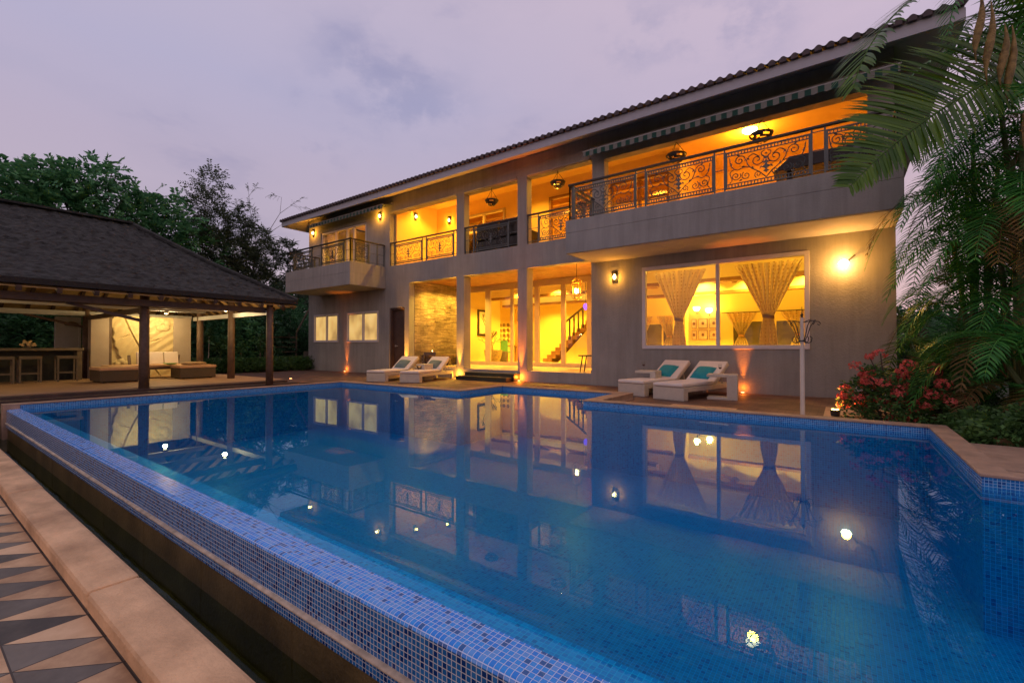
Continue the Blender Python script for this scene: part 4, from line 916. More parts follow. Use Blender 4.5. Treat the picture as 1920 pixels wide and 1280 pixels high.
# ================================================================== LAMPS
def sconce(p, nrm, lab, power=14, s=1.0):
    """pierced metal half shade glowing through round holes; nrm = direction away from the wall"""
    t = thing('wall_lamp', lab, 'lamp', p, math.atan2(nrm[1], nrm[0]) + math.pi / 2, group='pierced metal wall lamps')
    q = MB()
    def fn(u, v):
        a = -math.pi * (.02 + .96 * u); r = .085 * s * (1 - .35 * v ** 2); return (r * math.cos(a), r * .95 * math.sin(a), (.13 - .26 * v) * s)
    q.grid(fn, 14, 6); k = q.f; q.f = [f for i, f in enumerate(k) if not ((i // 6) % 2 == 1 and (i % 6) in (1, 3, 5) or (i // 6) % 2 == 0 and (i % 6) in (2, 4))]
    q.build('shade', DARKI, t, world=False)
    q = MB(); q.lathe([(.0, -.08 * s), (.035 * s, -.05 * s), (.045 * s, 0), (.02 * s, .06 * s), (0, .07 * s)], (0, -.035 * s, 0), 10); q.build('bulb', BULB, t, world=False)
    q = MB(); q.box(-.07 * s, .07 * s, -.004, .0, -.15 * s, .15 * s); q.build('back_plate', DARKI, t, world=False)
    l = lamp('bulb_light', 'POINT', (0, 0, 0), WARM, power, None, .03); l.parent = t; l.location = (0, -.12, -.02)
    return t
def onwall(px, py, Y): v = gy(px, py, Y); return tuple(v)
sconce(onwall(1153, 519, F0 - .01), (0, -1), 'pierced wall lamp left of the big curtained window')
sconce(onwall(713, 405, F0 - .01), (0, -1), 'pierced wall lamp on the upper wall right of the small balcony', 26)
sconce(onwall(588, 437, F0 - .01), (0, -1), 'pierced wall lamp on the upper wall left of the small balcony door', 20)
v = gx(779, 406, -13.19); sconce(tuple(v), (1, 0), 'pierced wall lamp on the verandah side wall, nearer the pool', 12)
sconce(onwall(843, 413, 12.99), (0, -1), 'pierced wall lamp on the verandah back wall near the pillar', 12)
p = gy(1582, 494, F0 - .10); t = thing('wall_lamp', 'bright round bulkhead lamp on the right end of the house wall', 'lamp', tuple(p))
q = MB(); q.lathe([(0, -.075), (.06, -.05), (.085, 0), (.06, .05), (0, .075)], tuple(p), 16); q.build('bulb', emis('hot_glow', (1, .82, .45), 40), t)
q = MB(); q.box(p.x - .05, p.x + .05, p.y + .07, F0 - .001, p.z - .02, p.z + .05); q.beam((p.x + .04, p.y + .05, p.z + .03), (p.x + .17, p.y - .02, p.z + .14), .02, .02); q.build('bracket', DARKI, t)
lamp('bulb_light', 'POINT', (p.x, p.y - .14, p.z), WARM, 38, t, .07)
# porch lantern
c = gy(1081, 543, 11.35); c = Vector((c.x, c.y, c.z)); t = thing('lantern', 'ornate crown shaped lantern hanging in the right porch bay', 'lantern', tuple(c))
q = MB()
for zz, r in ((.20, .115), (.13, .15), (-.16, .135), (-.24, .09)):
    q.tube([(c.x + r * math.cos(k * .3927), c.y + r * math.sin(k * .3927), c.z + zz) for k in range(17)], .008, 4, cap=False)
for k in range(8):
    a = k * math.pi / 4; pr_ = [(.02, .34), (.07, .30), (.13, .24), (.115, .17), (.12, 0), (.115, -.14), (.16, -.18), (.10, -.25), (.03, -.30)]
    q.tube([(c.x + r * math.cos(a), c.y + r * math.sin(a), c.z + z) for r, z in pr_], .008, 4)
q.build('cage', mat('brass', (.45, .28, .06), .35, metal=.8), t)
q = MB(); q.tube([tuple(c + Vector((0, 0, .33))), (c.x, c.y, 3.305)], .008, 5); q.build('chain', DARKI, t)
q = MB()
for k in range(3):
    a = k * 2.09; q.lathe([(0, -.09), (.022, -.07), (.025, .0), (.01, .05), (0, .07)], (c.x + .045 * math.cos(a), c.y + .045 * math.sin(a), c.z - .02), 8)
q.build('bulb', BULB, t); lamp('bulb_light', 'POINT', tuple(c), WARM, 90, t, .05)
# hanging pierced baskets
def basket(p, R_, lab):
    t = thing('hanging_basket', lab, 'hanging basket', tuple(p), group='pierced bowl baskets hanging along the upper floor')
    q = MB(); n = 16; 
    q.grid(lambda u, v: (R_ * math.cos(v * 1.35) * math.cos(u * 6.28318), R_ * math.cos(v * 1.35) * math.sin(u * 6.28318), -R_ * .85 * math.sin(v * 1.35)), 20, 6)
    rn = random.Random(5); q.f = [f for i, f in enumerate(q.f) if (i % 6 in (0, 5)) or rn.random() > .38]
    q.build('bowl', DARKI, t, world=False)
    q = MB(); q.tube([(R_ * math.cos(k * .3927), R_ * math.sin(k * .3927), .0) for k in range(17)], .016, 5, cap=False); q.build('rim', DARKI, t, world=False)
    top = 5.80 - p.z if p.y > 10.6 else 5.86 - p.z
    q = MB()
    for k in range(3): a = k * 2.0944 + .3; q.tube([(R_ * .95 * math.cos(a), R_ * .95 * math.sin(a), .01), (0, 0, top * .86)], .006, 4)
    q.tube([(0, 0, top * .84), (0, 0, top)], .012, 5); q.build('chain', DARKI, t, world=False)
basket(gy(922, 376, 10.82), .20, 'hanging pierced bowl in the middle verandah bay'); basket(gy(1046, 342, 10.82), .20, 'hanging pierced bowl in the right verandah bay next to the big balcony')
basket(gy(1268, 291, 10.82), .22, 'hanging pierced bowl over the left part of the big balcony'); basket(gy(1427, 252, 10.82), .22, 'hanging pierced bowl by the ceiling lamp over the big balcony')
# ground uplights washing the wall
up0 = None
ups = [((-15.86, 10.60), 'ground uplight between the two small lit windows', 26, ORANGE), ((-12.36, 10.58), 'ground uplight at the corner of the stone clad porch wall', 34, WARM), ((-9.84, 10.58), 'ground uplight at the foot of the left porch pillar', 30, WARM), ((-7.45, 10.58), 'ground uplight at the foot of the right porch pillar', 26, ORANGE), ((-1.70, 10.60), 'ground uplight behind the right pair of loungers', 24, ORANGE)]
def uplight(x, y, lab, pw, col, aim=(0, -.02, 1), spot=30, grp='small round lights set in the deck'):
    t = thing('ground_light', lab, 'ground light', (x, y, -.03), group=grp)
    q = MB(); q.lathe([(.05, 0), (.05, .02), (.036, .024), (.0, .018)], (0, 0, 0), 14); q.build('ring', STEEL, t, world=False)
    q = MB(); q.lathe([(.034, .022), (.03, .032), (0, .036)], (0, 0, 0), 12); q.build('lens', BULBO, t, world=False)
    if pw:
        d = Vector(aim).normalized(); l = lamp('spot_light', 'SPOT', (x, y, .02), col, pw, None, .02, d.to_track_quat('-Z', 'Y').to_euler(), spot, .9); l.parent = t; l.location = (0, .03, .05)
        if pw > 20: l2 = lamp('base_glow', 'POINT', (x, y, 0), col, pw * .010, None, .03); l2.parent = t; l2.location = (0, .02, .12)
for (x, y), lab, pw, col in ups: uplight(x, y, lab, pw * (42 if -13 < x < -7 else 11), col)
for px, py, lab in ((545, 711, 'orange deck light beyond the pavilion corner post'), (401, 722, 'orange deck light beside the dark pavilion step')):
    v = gz(px, py, -.03); uplight(v.x, v.y, lab, 1.5, ORANGE, (0, 0, 1), 120)
# spotlight by the flowering bush
p = gz(1566, 778, .0); p.z = .03; t = thing('spotlight', 'small garden spotlight glowing beside the red flowering bush', 'spotlight', tuple(p))
q = MB(); q.lathe([(.05, -.04), (.055, .0), (.06, .04), (.05, .045)], tuple(p), 12); q.build('housing', DARKI, t); q = MB(); q.lathe([(.045, .046), (.04, .058), (0, .06)], tuple(p), 12); q.build('lens', emis('spot_glow', (1, .62, .15), 14), t)
lamp('spot_light', 'SPOT', (p.x, p.y, p.z + .08), (1, .28, .06), 60, t, .03, Vector((.55, .25, .55)).normalized().to_track_quat('-Z', 'Y').to_euler(), 95, .6)

# ================================================================== POOLSIDE FURNITURE
def lounger(loc, rz, lab, backL=.70, ang=33, legs=True, group='white wicker sun loungers by the pool'):
    t = thing('sun_lounger', lab, 'sun lounger', loc, rz, group)
    w, Ln = .63, 2.0
    q = MB(); q.box(-w / 2, w / 2, 0, .16, 0, .245); q.build('foot_panel', WHITE, t, world=False, bevel=.012)
    q = MB(); q.box(-w / 2, w / 2, .16, Ln, .155, .245); q.build('frame', WHITE, t, world=False, bevel=.01)
    for s in (-1, 1): q = MB(); q.box(s * (w / 2 - .04) - .04, s * (w / 2 - .04) + .04, Ln - .09, Ln, 0, .156); q.build('leg', WHITE, t, world=False, bevel=.008)
    q = MB(); q.box(-w / 2 + .01, w / 2 - .01, -.02, 1.18, .25, .315); q.build('mattress', CUSHW, t, world=False, bevel=.022)
    a = RAD(ang); M = Matrix.Rotation(a, 3, 'X'); c = Vector((0, 1.20, .265)) + M @ Vector((0, backL / 2, .02))
    q = MB(); q.obox(c, (w - .02, backL, .07), M); q.build('backrest', CUSHW, t, world=False, bevel=.022)
    q = MB(); q.obox(c - M @ Vector((0, 0, .05)), (w - .02, backL, .028), M); q.build('back_frame', WHITE, t, world=False, bevel=.006)
    q = MB()
    for s in (-1, 1): q.beam((s * .24, 1.2 + backL * math.cos(a) * .75, .245), (s * .24, 1.2 + backL * math.cos(a) * .6, .26 + backL * math.sin(a) * .6), .03, .02)
    q.build('strut', WHITE, t, world=False); return t
def cushion(loc, rz, ang, m_, lab, s=.40):
    q = MB()
    def fn(u, v, sg):
        x, y = (u - .5) * 2, (v - .5) * 2; h = (max(0, 1 - x ** 4) * max(0, 1 - y ** 4)) ** .6
        k = 1 - .10 * (1 - abs(x)) * (abs(y) ** 2) ; k2 = 1 - .10 * (1 - abs(y)) * (abs(x) ** 2)
        return (x * s / 2 * k, sg * h * .07, y * s / 2 * k2)
    q.grid(lambda u, v: fn(u, v, 1), 12, 12); q.grid(lambda u, v: fn(u, v, -1), 12, 12)
    o = q.build('cushion', m_, smooth=True); o.rotation_mode = 'XYZ'
    o.matrix_world = Matrix.Translation(loc) @ Matrix.Rotation(rz, 4, 'Z') @ Matrix.Rotation(-(math.pi / 2 - ang) , 4, 'X') @ Matrix.Rotation(.06, 4, 'Y')
    return tag(o, lab, 'cushion', 'cushions on the sun loungers')
def lplace(cx, cy, rz, labs, m_):
    lounger((cx, cy, -.03), rz, labs[0])
    a = RAD(33); off = Vector((-.03, 1.30, .265)) + Vector((0, .17 * math.cos(a), .17 * math.sin(a))) + Vector((0, -math.sin(a), math.cos(a))) * .115
    p = Matrix.Rotation(rz, 3, 'Z') @ off + Vector((cx, cy, -.03)); cushion(p, rz, a, m_, labs[1])
def mid(a, b_): return ((a[0] + b_[0]) / 2, (a[1] + b_[1]) / 2)
c = mid((-2.91, 8.575), (-2.308, 8.388)); lplace(c[0], c[1], -RAD(14), ('white lounger of the right pair with the side table pulled over its head end', 'bright teal cushion on the rightmost lounger'), TEAL)
c = mid((-3.76, 8.90), (-3.14, 8.73)); lplace(c[0], c[1], -RAD(14), ('white lounger of the right pair nearer the porch', 'bright teal cushion on the lounger nearer the porch'), TEAL)
c = mid((-11.02, 8.03), (-10.33, 8.22)); lplace(c[0], c[1], RAD(16), ('white lounger of the left pair, farther from the steps', 'grey green cushion on the left lounger of the left pair'), GREYC)
c = mid((-9.97, 8.367), (-9.30, 8.53)); lplace(c[0], c[1], RAD(16), ('white lounger of the left pair, nearer the dark steps', 'grey green cushion on the lounger nearer the steps'), GREYC)
def ctable(loc, rz, lab, w=.42, d=.42, h=.46, side=.2):
    t = thing('side_table', lab, 'side table', loc, rz, 'white wicker side tables by the loungers')
    q = MB(); q.box(-w / 2, w / 2, -d / 2, d / 2, h - .05, h); q.build('top', WHITE, t, world=False, bevel=.008)
    q = MB(); q.box(w / 2 - side * .6, w / 2, -d / 2, d / 2, .045, h - .05); q.build('upright', WHITE, t, world=False, bevel=.008)
    q = MB(); q.box(-w / 2, w / 2, -d / 2, d / 2, 0, .045); q.build('base', WHITE, t, world=False, bevel=.008); return t
ctable((-1.83, 9.28, -.03), RAD(8), 'white C shaped side table standing over the head of the rightmost lounger', .52, .40, .47, .30)
ctable((-3.42, 9.75, -.03), 0, 'white side table behind the loungers left of the big window', .45, .40, .47)
ctable((-10.10, 9.45, -.03), 0, 'white side table between the two left loungers', .36, .36, .47)
def glass(loc, lab):
    t = thing('wine_glass', lab, 'wine glass', loc, 0, 'wine glasses on the side tables')
    q = MB(); q.lathe([(.034, 0), (.034, .003), (.004, .008), (.004, .085), (.02, .10), (.036, .13), (.034, .17), (.030, .19)], (0, 0, 0), 12); q.build('glass', glassmat('goblet_glass', (.9, .9, .88), 1.5), t, world=False, smooth=True)
    q = MB(); q.lathe([(.0, .098), (.018, .101), (.033, .128), (0, .13)], (0, 0, 0), 10); q.build('wine', mat('red_wine', (.08, .01, .01), .1, bump=0), t, world=False)
glass((-1.86, 9.22, .44), 'wine glass on the side table at the rightmost lounger'); glass((-3.50, 9.70, .44), 'wine glass on the side table by the wall left of the big window')
glass((-10.17, 9.42, .44), 'left wine glass of the two on the table between the left loungers'); glass((-10.0, 9.47, .44), 'right wine glass of the two on the table between the left loungers')
# candle and log bench in the porch
t = thing('log_bench', 'rough log bench against the stone clad porch wall', 'bench', (-11.98, 12.3, .27))
q = MB(); q.box(-12.19, -11.80, 11.25, 13.3, .60, .68); q.build('seat', LOG, t, bevel=.02)
for y in (11.4, 12.25, 13.1): q = MB(); q.box(-12.17, -11.83, y, y + .16, .272, .60); q.build('leg', LOG, t, bevel=.02)
t = thing('candle', 'small glowing candle on the log bench', 'candle', (-11.95, 11.55, .68)); q = MB(); q.lathe([(.03, 0), (.03, .10), (0, .10)], (-11.95, 11.55, .682), 10); q.build('wax', CUSHW, t); q = MB(); q.lathe([(.0, .10), (.012, .12), (0, .155)], (-11.95, 11.55, .684), 8); q.build('flame', BULB, t)
t = thing('wooden_chair', 'folding dark wooden chair behind the left loungers', 'chair', (-10.9, 10.2, -.03), .3)
q = MB(); q.box(-.22, .22, -.2, .2, .38, .41); q.build('seat', LOG, t, world=False); q = MB(); q.beam((-.2, .2, .4), (-.2, .34, .80), .03, .03); q.beam((.2, .2, .4), (.2, .34, .80), .03, .03); q.beam((-.22, .33, .76), (.22, .33, .76), .02, .10); q.build('backrest', LOG, t, world=False)
for s in (-1, 1): q = MB(); q.beam((s * .2, -.22, 0), (s * .2, .2, .4), .03, .03); q.build('leg', LOG, t, world=False); q = MB(); q.beam((s * .18, .24, 0), (s * .18, -.2, .4), .03, .03); q.build('leg', LOG, t, world=False)
t = thing('stool', 'dark stool at the right edge of the porch floor', 'stool', (-5.52, 11.15, .27)); q = MB(); q.box(-5.78, -5.25, 11.0, 11.3, .70, .735); q.build('seat', DARKI, t)
for x in (-5.70, -5.36):
    for y in (11.03, 11.27): q = MB(); q.beam((x - .04, y, .27), (x + .03, y, .70), .022, .022); q.build('leg', DARKI, t)
# white pole with iron hooks
pp = gz(1504, 777, .085); X, Y = pp.x, 6.99; t = thing('hook_pole', 'white pole with curled iron hooks standing behind the pool rim', 'pole', (X, Y, -.03))
q = MB(); q.tube([(X, Y, -.03), (X, Y, .93)], .027, 14); q.tube([(X, Y, .93), (X, Y, 1.33)], .022, 12); q.build('shaft', NECK, t)
q = MB(); q.lathe([(.012, 0), (.012, .02), (.02, .035), (.004, .06), (.003, .14), (0, .145)], (X, Y, 1.33), 8); q.build('finial', DARKI, t)
q = MB()
def hk(sg, dx, dy):
    f = lambda r, z: (X + sg * r * dx, Y + sg * r * dy, z)
    q.tube([f(.03, 1.02), f(.07, 1.10), f(.11, 1.22), f(.16, 1.285), f(.22, 1.28), f(.245, 1.255), f(.225, 1.235), f(.20, 1.25)], .006, 5)
    q.tube([f(.03, 1.27), f(.10, 1.285), f(.18, 1.30)], .005, 5); q.tube([f(.03, 1.03), f(.08, 1.0), f(.12, 1.02), f(.13, 1.07), f(.10, 1.09)], .006, 5)
hk(1, .809, .588); hk(-1, .809, .588); hk(1, -.588, .809); hk(-1, -.588, .809)
q.tube([(X + .037 * math.cos(k * .524), Y + .037 * math.sin(k * .524), 1.03) for k in range(13)], .008, 5); q.build('hook', DARKI, t)
# ================================================================== PAVILION
pv = thing('pavilion', 'open thatched pavilion on round wooden posts beside the pool', 'pavilion', (-15, 2.5, 0))
PF = .10
q = MB(); q.box(-18.4, -11.95, -4.0, 6.15, -.3, PF); q.build('floor', PFLOOR, pv)
q = MB(); q.box(-11.95, -11.72, -4.0, 6.15, -.3, PF - .015); q.box(-11.72, -11.50, -4.0, 6.35, -.3, .03); q.box(-18.4, -11.72, 6.15, 6.35, -.3, .03); q.build('step', PLINTH, pv, bevel=.006)
posts = [(-11.86, 3.17, .088, 0.0), (-11.50, 5.58, .082, 0.0), (-13.45, 5.50, .085, PF), (-15.75, 5.57, .085, PF), (-16.85, 3.22, .085, PF), (-11.86, .1, .088, 0), (-16.85, .1, .085, PF), (-11.86, -3.2, .088, 0), (-16.85, -3.2, .085, PF)]
for x, y, r, z0 in posts:
    q = MB(); q.tube([(x, y, z0), (x, y, 1.0), (x, y, 2.08 if x > -12 else 2.35)], [r * 1.04, r, r * .95], 14); q.build('post', LOG, pv, smooth=True)
# roof planes
ex0, ex1, ey0, ey1, ez, rx, rz_ = -18.7, -11.3, -7.0, 6.18, 2.14, -15.0, 4.17
ry1 = 3.66; ry0 = -4.6
rn = random.Random(2)
def jit(p, a=.018): return (p[0] + rn.uniform(-a, a), p[1] + rn.uniform(-a, a), p[2] + rn.uniform(-a, a))
def roofplane(q, a, b_, c, d, nu, nv, sag=.10):
    a, b_, c, d = map(Vector, (a, b_, c, d)); k = len(q.v)
    def fn(u, v):
        p = (a * (1 - u) + b_ * u) * (1 - v) + (d * (1 - u) + c * u) * v
        p = p + Vector((0, 0, -sag * math.sin(math.pi * v) * .9))
        e = 1 if (v in (0, 1) or u in (0, 1)) else 0
        return p if e else Vector(jit(p, .024))
    q.grid(fn, nu, nv)
q = MB()
E1, E2, E3, E4 = (ex1, ey0, ez), (ex1, ey1, ez), (ex0, ey1, ez), (ex0, ey0, ez); R0, R1 = (rx, ry0, rz_), (rx, ry1, rz_)
roofplane(q, E1, E2, R1, R0, 150, 60); roofplane(q, E2, E3, R1, R1, 60, 40); roofplane(q, E3, E4, R0, R1, 40, 16); roofplane(q, E4, E1, R0, R0, 20, 12)
q.build('thatch', THATCH, pv, smooth=False)
q = MB()   # eave thickness and ridge cap
q.box(ex1 - .012, ex1 + .012, ey0, ey1, ez - .10, ez + .004); q.box(ex0, ex1 - .012, ey1 - .012, ey1 + .012, ez - .10, ez + .004); q.box(ex0 - .012, ex0 + .012, ey0, ey1 - .012, ez - .10, ez + .004)
q.build('eave_board', mat('eave_thatch_edge', (.022, .018, .014), .95, var=.4, nscale=30, bump=.8), pv)
q = MB(); q.beam((rx, ry0, rz_ + .0), (rx, ry1 + .05, rz_ + .0), .34, .05)
for s in (ex1, ex0): q.tube([(s, ey1, ez + .01), ((s + rx) / 2, (ey1 + ry1) / 2, (ez + rz_) / 2 - .06), (rx, ry1, rz_ + .01)], [.05, .06, .07], 6)
q.build('ridge_cap', THATCH, pv)
q = MB()   # boards lining the underside
for A_, B_, C_, D_ in ((E1, E2, R1, R0), (E2, E3, R1, R1), (E3, E4, R0, R1)):
    lo = [Vector(p) - Vector((0, 0, .16)) for p in (A_, B_, C_, D_)]; k = len(q.v)
    q.grid(lambda u, v: (lo[0] * (1 - u) + lo[1] * u) * (1 - v) + (lo[3] * (1 - u) + lo[2] * u) * v, 2, 2)
q.build('ceiling_board', BOARD, pv)
def lerp(a, b_, t): return Vector(a) * (1 - t) + Vector(b_) * t
raf = []
for i in range(27):
    y = ey0 + .3 + i * .5
    if y > ey1 - .1: break
    t = 1.0 if y < ry1 else max(.02, (ey1 - y) / (ey1 - ry1))
    for s in (ex1, ex0): raf.append(((s, y, ez - .19), (s + (rx - s) * t, y, ez - .19 + (rz_ - ez) * t)))
for i in range(15):
    x = ex0 + .25 + i * .5; t = 1 - abs(x - rx) / (ex1 - rx)
    raf.append(((x, ey1, ez - .19), (x, ey1 + (ry1 - ey1) * t, ez - .19 + (rz_ - ez) * t)))
for p0, p1 in raf: q = MB(); q.beam(p0, p1, .07, .09); q.build('rafter', RAFT, pv)
# beams on the posts
for p0, p1, m_, w, h in (((-11.86, -3.4, 1.86), (-11.62, 5.7, 1.86), RAFT, .11, .13), ((-11.50, 5.56, 1.80), (-16.1, 5.56, 1.80), STEEL, .12, .11), ((-16.85, -3.3, 1.86), (-16.85, 5.7, 1.86), STEEL, .13, .13),
                         ((-11.86, 3.20, 1.74), (-16.85, 3.24, 1.74), RAFT, .10, .10), ((-11.86, .1, 1.80), (-16.85, .1, 1.80), RAFT, .10, .12), ((-13.5, 5.5, 1.95), (-13.5, -3.2, 1.95), RAFT, .10, .12), ((-15.2, 5.5, 2.0), (-15.2, -3.2, 2.0), STEEL, .10, .12)):
    q = MB(); q.beam(p0, p1, w, h); q.build('beam', m_, pv)
for x, y in ((-11.86, 3.17), (-16.85, 3.22)):
    q = MB(); q.beam((x, y - .06, 1.50), (x, y - 1.2, 1.80), .05, .06); q.build('brace', RAFT, pv)
q = MB(); q.box(-11.80, -11.78, 2.05, 2.38, 1.70, 1.80); 
# pendant spots on the beams
for k, (x, y, pw, lab) in enumerate(((-15.2, 4.55, 44, 'small white spotlight on the pavilion beam before the relief wall'), (-12.8, 5.1, 22, 'small warm spotlight under the pavilion roof near the corner post'), (-13.5, 1.0, 24, 'small warm spotlight under the pavilion roof over the bar'))):
    t = thing('ceiling_spot', lab, 'spotlight', (x, y, 1.9), group=None); q = MB(); q.lathe([(.05, .0), (.05, -.05), (.04, -.055)], (x, y, 1.93), 12); q.build('housing', STEEL, t); q = MB(); q.lathe([(.038, -.056), (.02, -.066), (0, -.07)], (x, y, 1.93), 10); q.build('lens', BULB, t)
    lamp('bulb_light', 'POINT', (x, y, 1.78), (1, .70, .34), pw, t, .05)
# art wall with a carved stone relief
AX = -16.3
aw = thing('art_wall', 'tall plastered wall with a carved stone relief at the back of the pavilion', 'wall', (AX, 4.3, PF))
ya = gx(170, 640, AX).y; yb = gx(358, 640, AX).y; r0 = gx(210, 640, AX).y; r1 = gx(325, 640, AX).y
q = MB(); q.box(AX - .3, AX, ya, r0 - .06, PF, 1.83); q.box(AX - .3, AX, r1, yb, PF, 1.83); q.box(AX - .3, AX - .10, r0 - .06, r1, PF, 1.83); q.build('wall', CONC, aw, bevel=.006)
q = MB(); q.box(AX - .10, AX - .002, r0 - .06, r0 - .002, PF, 1.83); q.build('edge_strip', LOG, aw)
RW, RH = r1 - r0, 1.72
def hgt(u, v):
    # u along the panel (0..1), v up (0..1); a big banana leaf sweeping up to the right with flowers
    x, y = u * RW, v * RH; h = 0.0
    # leaf region : left boundary ragged
    edge = .13 + .10 * math.sin(v * 5.5 + .8) + .018 * math.sin(v * 46) - (.10 if v > .8 else 0)
    inside = x > edge
    mr = .40 + .62 * (1 - v) ** 1.0 * .9 + .30 * (1 - v) ** 2 - .12      # midrib x at height v
    if inside:
        h += .05
        d = x - mr
        vein = math.sin((y * 1.0 + abs(d) * (.9 if d < 0 else -.55)) * 34)
        h += .007 * vein * min(1, abs(d) * 6) + .018 * math.exp(-(d / .02) ** 2) - .035 * math.exp(-((d + .035) / .014) ** 2)
        h += .02 * math.exp(-(d / .35) ** 2)
        for (cx, cy, sl, ln) in ((.30, 1.15, .45, .16), (.95, .62, .5, .18), (1.0, 1.05, .42, .17), (.85, .34, .5, .2)):
            dx, dy = x - cx, y - cy
            if abs(dx) < ln: h -= .045 * math.exp(-((dy - dx * sl) / .016) ** 2) * (1 - abs(dx) / ln)
    for (cx, cy, R_) in ((.22, .36, .155), (RW - .26, RH - .22, .20)):
        best = 0
        for k in range(5):
            a = k * 1.2566 + .4; px, py = cx + R_ * .55 * math.cos(a), cy + R_ * .55 * math.sin(a); r = math.hypot(x - px, y - py) / (R_ * .52)
            if r < 1: best = max(best, .045 + .035 * math.sqrt(1 - r * r))
        if best: h = best
        r = math.hypot(x - cx, y - cy) / (R_ * .2)
        if r < 1: h = .05
    return h
q = MB(); q.grid(lambda u, v: (AX - .09 + 1.35 * hgt(u, v), r0 + u * RW, PF + v * RH), 130, 150); q.build('relief_panel', RELIEF, aw, smooth=True)
lamp('relief_light', 'AREA', (AX + .55, (r0 + r1) / 2, 1.92), (1, .68, .26), 16, size=.12, size_y=1.2, rot=(0, RAD(22), 0))
# second grey wall piece behind the bar and the shower lamp
t = thing('garden_wall', 'narrow grey wall panel standing behind the bar counter', 'wall', (-17.6, 2.9, 0)); q = MB(); q.box(-17.75, -17.6, 2.72, 3.25, -.06, 1.80); q.build('panel', STEEL, t, bevel=.005)
# bar counter and stools
t = thing('bar_counter', 'long wooden bar counter standing at the far left of the pavilion', 'counter', (-16.3, 1, PF))
q = MB(); q.box(-16.65, -16.05, -3.0, 3.02, .86, .925); q.build('top', BAR, t, bevel=.005); q = MB(); q.box(-16.60, -16.10, 2.90, 3.0, PF, .86); q.build('leg', BAR, t); q = MB(); q.box(-16.55, -16.50, -3, 2.9, PF, .86); q.build('front_panel', mat('bar_dark_panel', (.04, .045, .03), .7), t)  # panel below the counter top in a very dark olive
def barstool(x, y, lab):
    t = thing('bar_stool', lab, 'bar stool', (x, y, PF), 0, 'wooden bar stools in front of the counter')
    q = MB(); q.box(-.18, .18, -.19, .19, .56, .63); q.build('seat', BAR, t, world=False, bevel=.006)
    for sx in (-1, 1):
        for sy in (-1, 1): q = MB(); q.box(sx * .165 - .017, sx * .165 + .017, sy * .172 - .017, sy * .172 + .017, 0, .56); q.build('leg', BAR, t, world=False)
    for sx in (-1, 1): q = MB(); q.box(sx * .165 - .012, sx * .165 + .012, -.155, .155, .20, .23); q.build('footrest', BAR, t, world=False)
barstool(-15.75, 1.55, 'bar stool cut by the left edge of the picture'); barstool(-15.75, 2.0, 'middle bar stool in front of the counter'); barstool(-15.75, 2.64, 'bar stool nearest the post at the end of the counter')
v = gx(53, 652, -16.35); t = thing('flower_vase', 'small bowl of cream flowers on the bar counter', 'vase', (v.x, v.y, .925)); q = MB(); q.lathe([(.03, 0), (.05, .03), (.055, .06), (.0, .055)], (v.x, v.y, .926), 12); q.build('bowl', BAR, t)
rn = random.Random(8); q = MB()
for k in range(14):
    c = Vector((v.x + rn.uniform(-.05, .05), v.y + rn.uniform(-.13, .13), .98 + rn.uniform(0, .12)))
    for m_ in range(5): a = m_ * 1.257; d = Vector((math.cos(a) * .3, math.cos(a), math.sin(a))) * .035; e = Vector((.3, -math.sin(a), math.cos(a))) * .014; q.add([c, c + d * .6 + e, c + d, c + d * .6 - e], [(0, 1, 2, 3)])
q.build('bloom', mat('cream_bloom', (.75, .55, .25), .6), t)
# wicker ottomans and day bed
def ottoman(x0, x1, y0, y1, lab, h=.36):
    t = thing('ottoman', lab, 'ottoman', ((x0 + x1) / 2, (y0 + y1) / 2, PF)); q = MB(); q.box(x0, x1, y0, y1, PF + .02, PF + h - .07); q.build('base', WICK, t, bevel=.02); q = MB(); q.box(x0 - .01, x1 + .01, y0 - .01, y1 + .01, PF + h - .07, PF + h); q.build('cushion', ORC, t, bevel=.015)
    for a in (x0 + .1, x1 - .1):
        for b_ in (y0 + .1, y1 - .1): q = MB(); q.box(a - .03, a + .03, b_ - .03, b_ + .03, PF, PF + .021); q.build('foot', DARKI, t)
ottoman(-15.0, -14.05, 2.93, 3.72, 'large wicker ottoman with peach cushion left of the front post'); ottoman(-14.85, -14.15, 4.55, 5.40, 'square wicker ottoman with peach cushion right of the front post')
t = thing('sofa', 'low wooden sofa with white back cushions before the carved relief', 'sofa', (-15.5, 4.4, PF))
q = MB(); q.box(-15.75, -15.1, 3.3, 5.0, PF + .24, PF + .30); q.build('frame', LOG, t); q = MB(); q.box(-15.75, -15.1, 3.3, 5.0, PF + .30, PF + .37); q.build('seat_cushion', ORC, t, bevel=.015)
for y in (3.4, 4.15, 4.9): q = MB(); q.box(-15.2, -15.14, y - .03, y + .03, PF, PF + .24); q.build('leg', LOG, t)
for y0, y1 in ((4.02, 4.62), (4.64, 4.98)): q = MB(); q.obox((-15.68, (y0 + y1) / 2, PF + .53), (.10, y1 - y0, .36), Matrix.Rotation(-.25, 3, 'Y')); q.build('back_cushion', CUSHW, t, bevel=.02)
q = MB(); q.beam((-15.75, 4.99, PF + .3), (-15.86, 5.06, PF + .62), .06, .05); q.beam((-15.75, 3.9, PF + .3), (-15.86, 3.9, PF + .62), .06, .05); q.build('arm', LOG, t)
v = gz(319, 682, PF + .39); q = MB(); q.lathe([(.04, 0), (.12, .01), (.17, .04), (.13, .035), (0, .03)], (v.x, v.y, PF + .373), 16); tag(q.build('tray', mat('green_tray', (.12, .38, .06), .4)), 'green leaf shaped tray on the low sofa seat', 'tray')
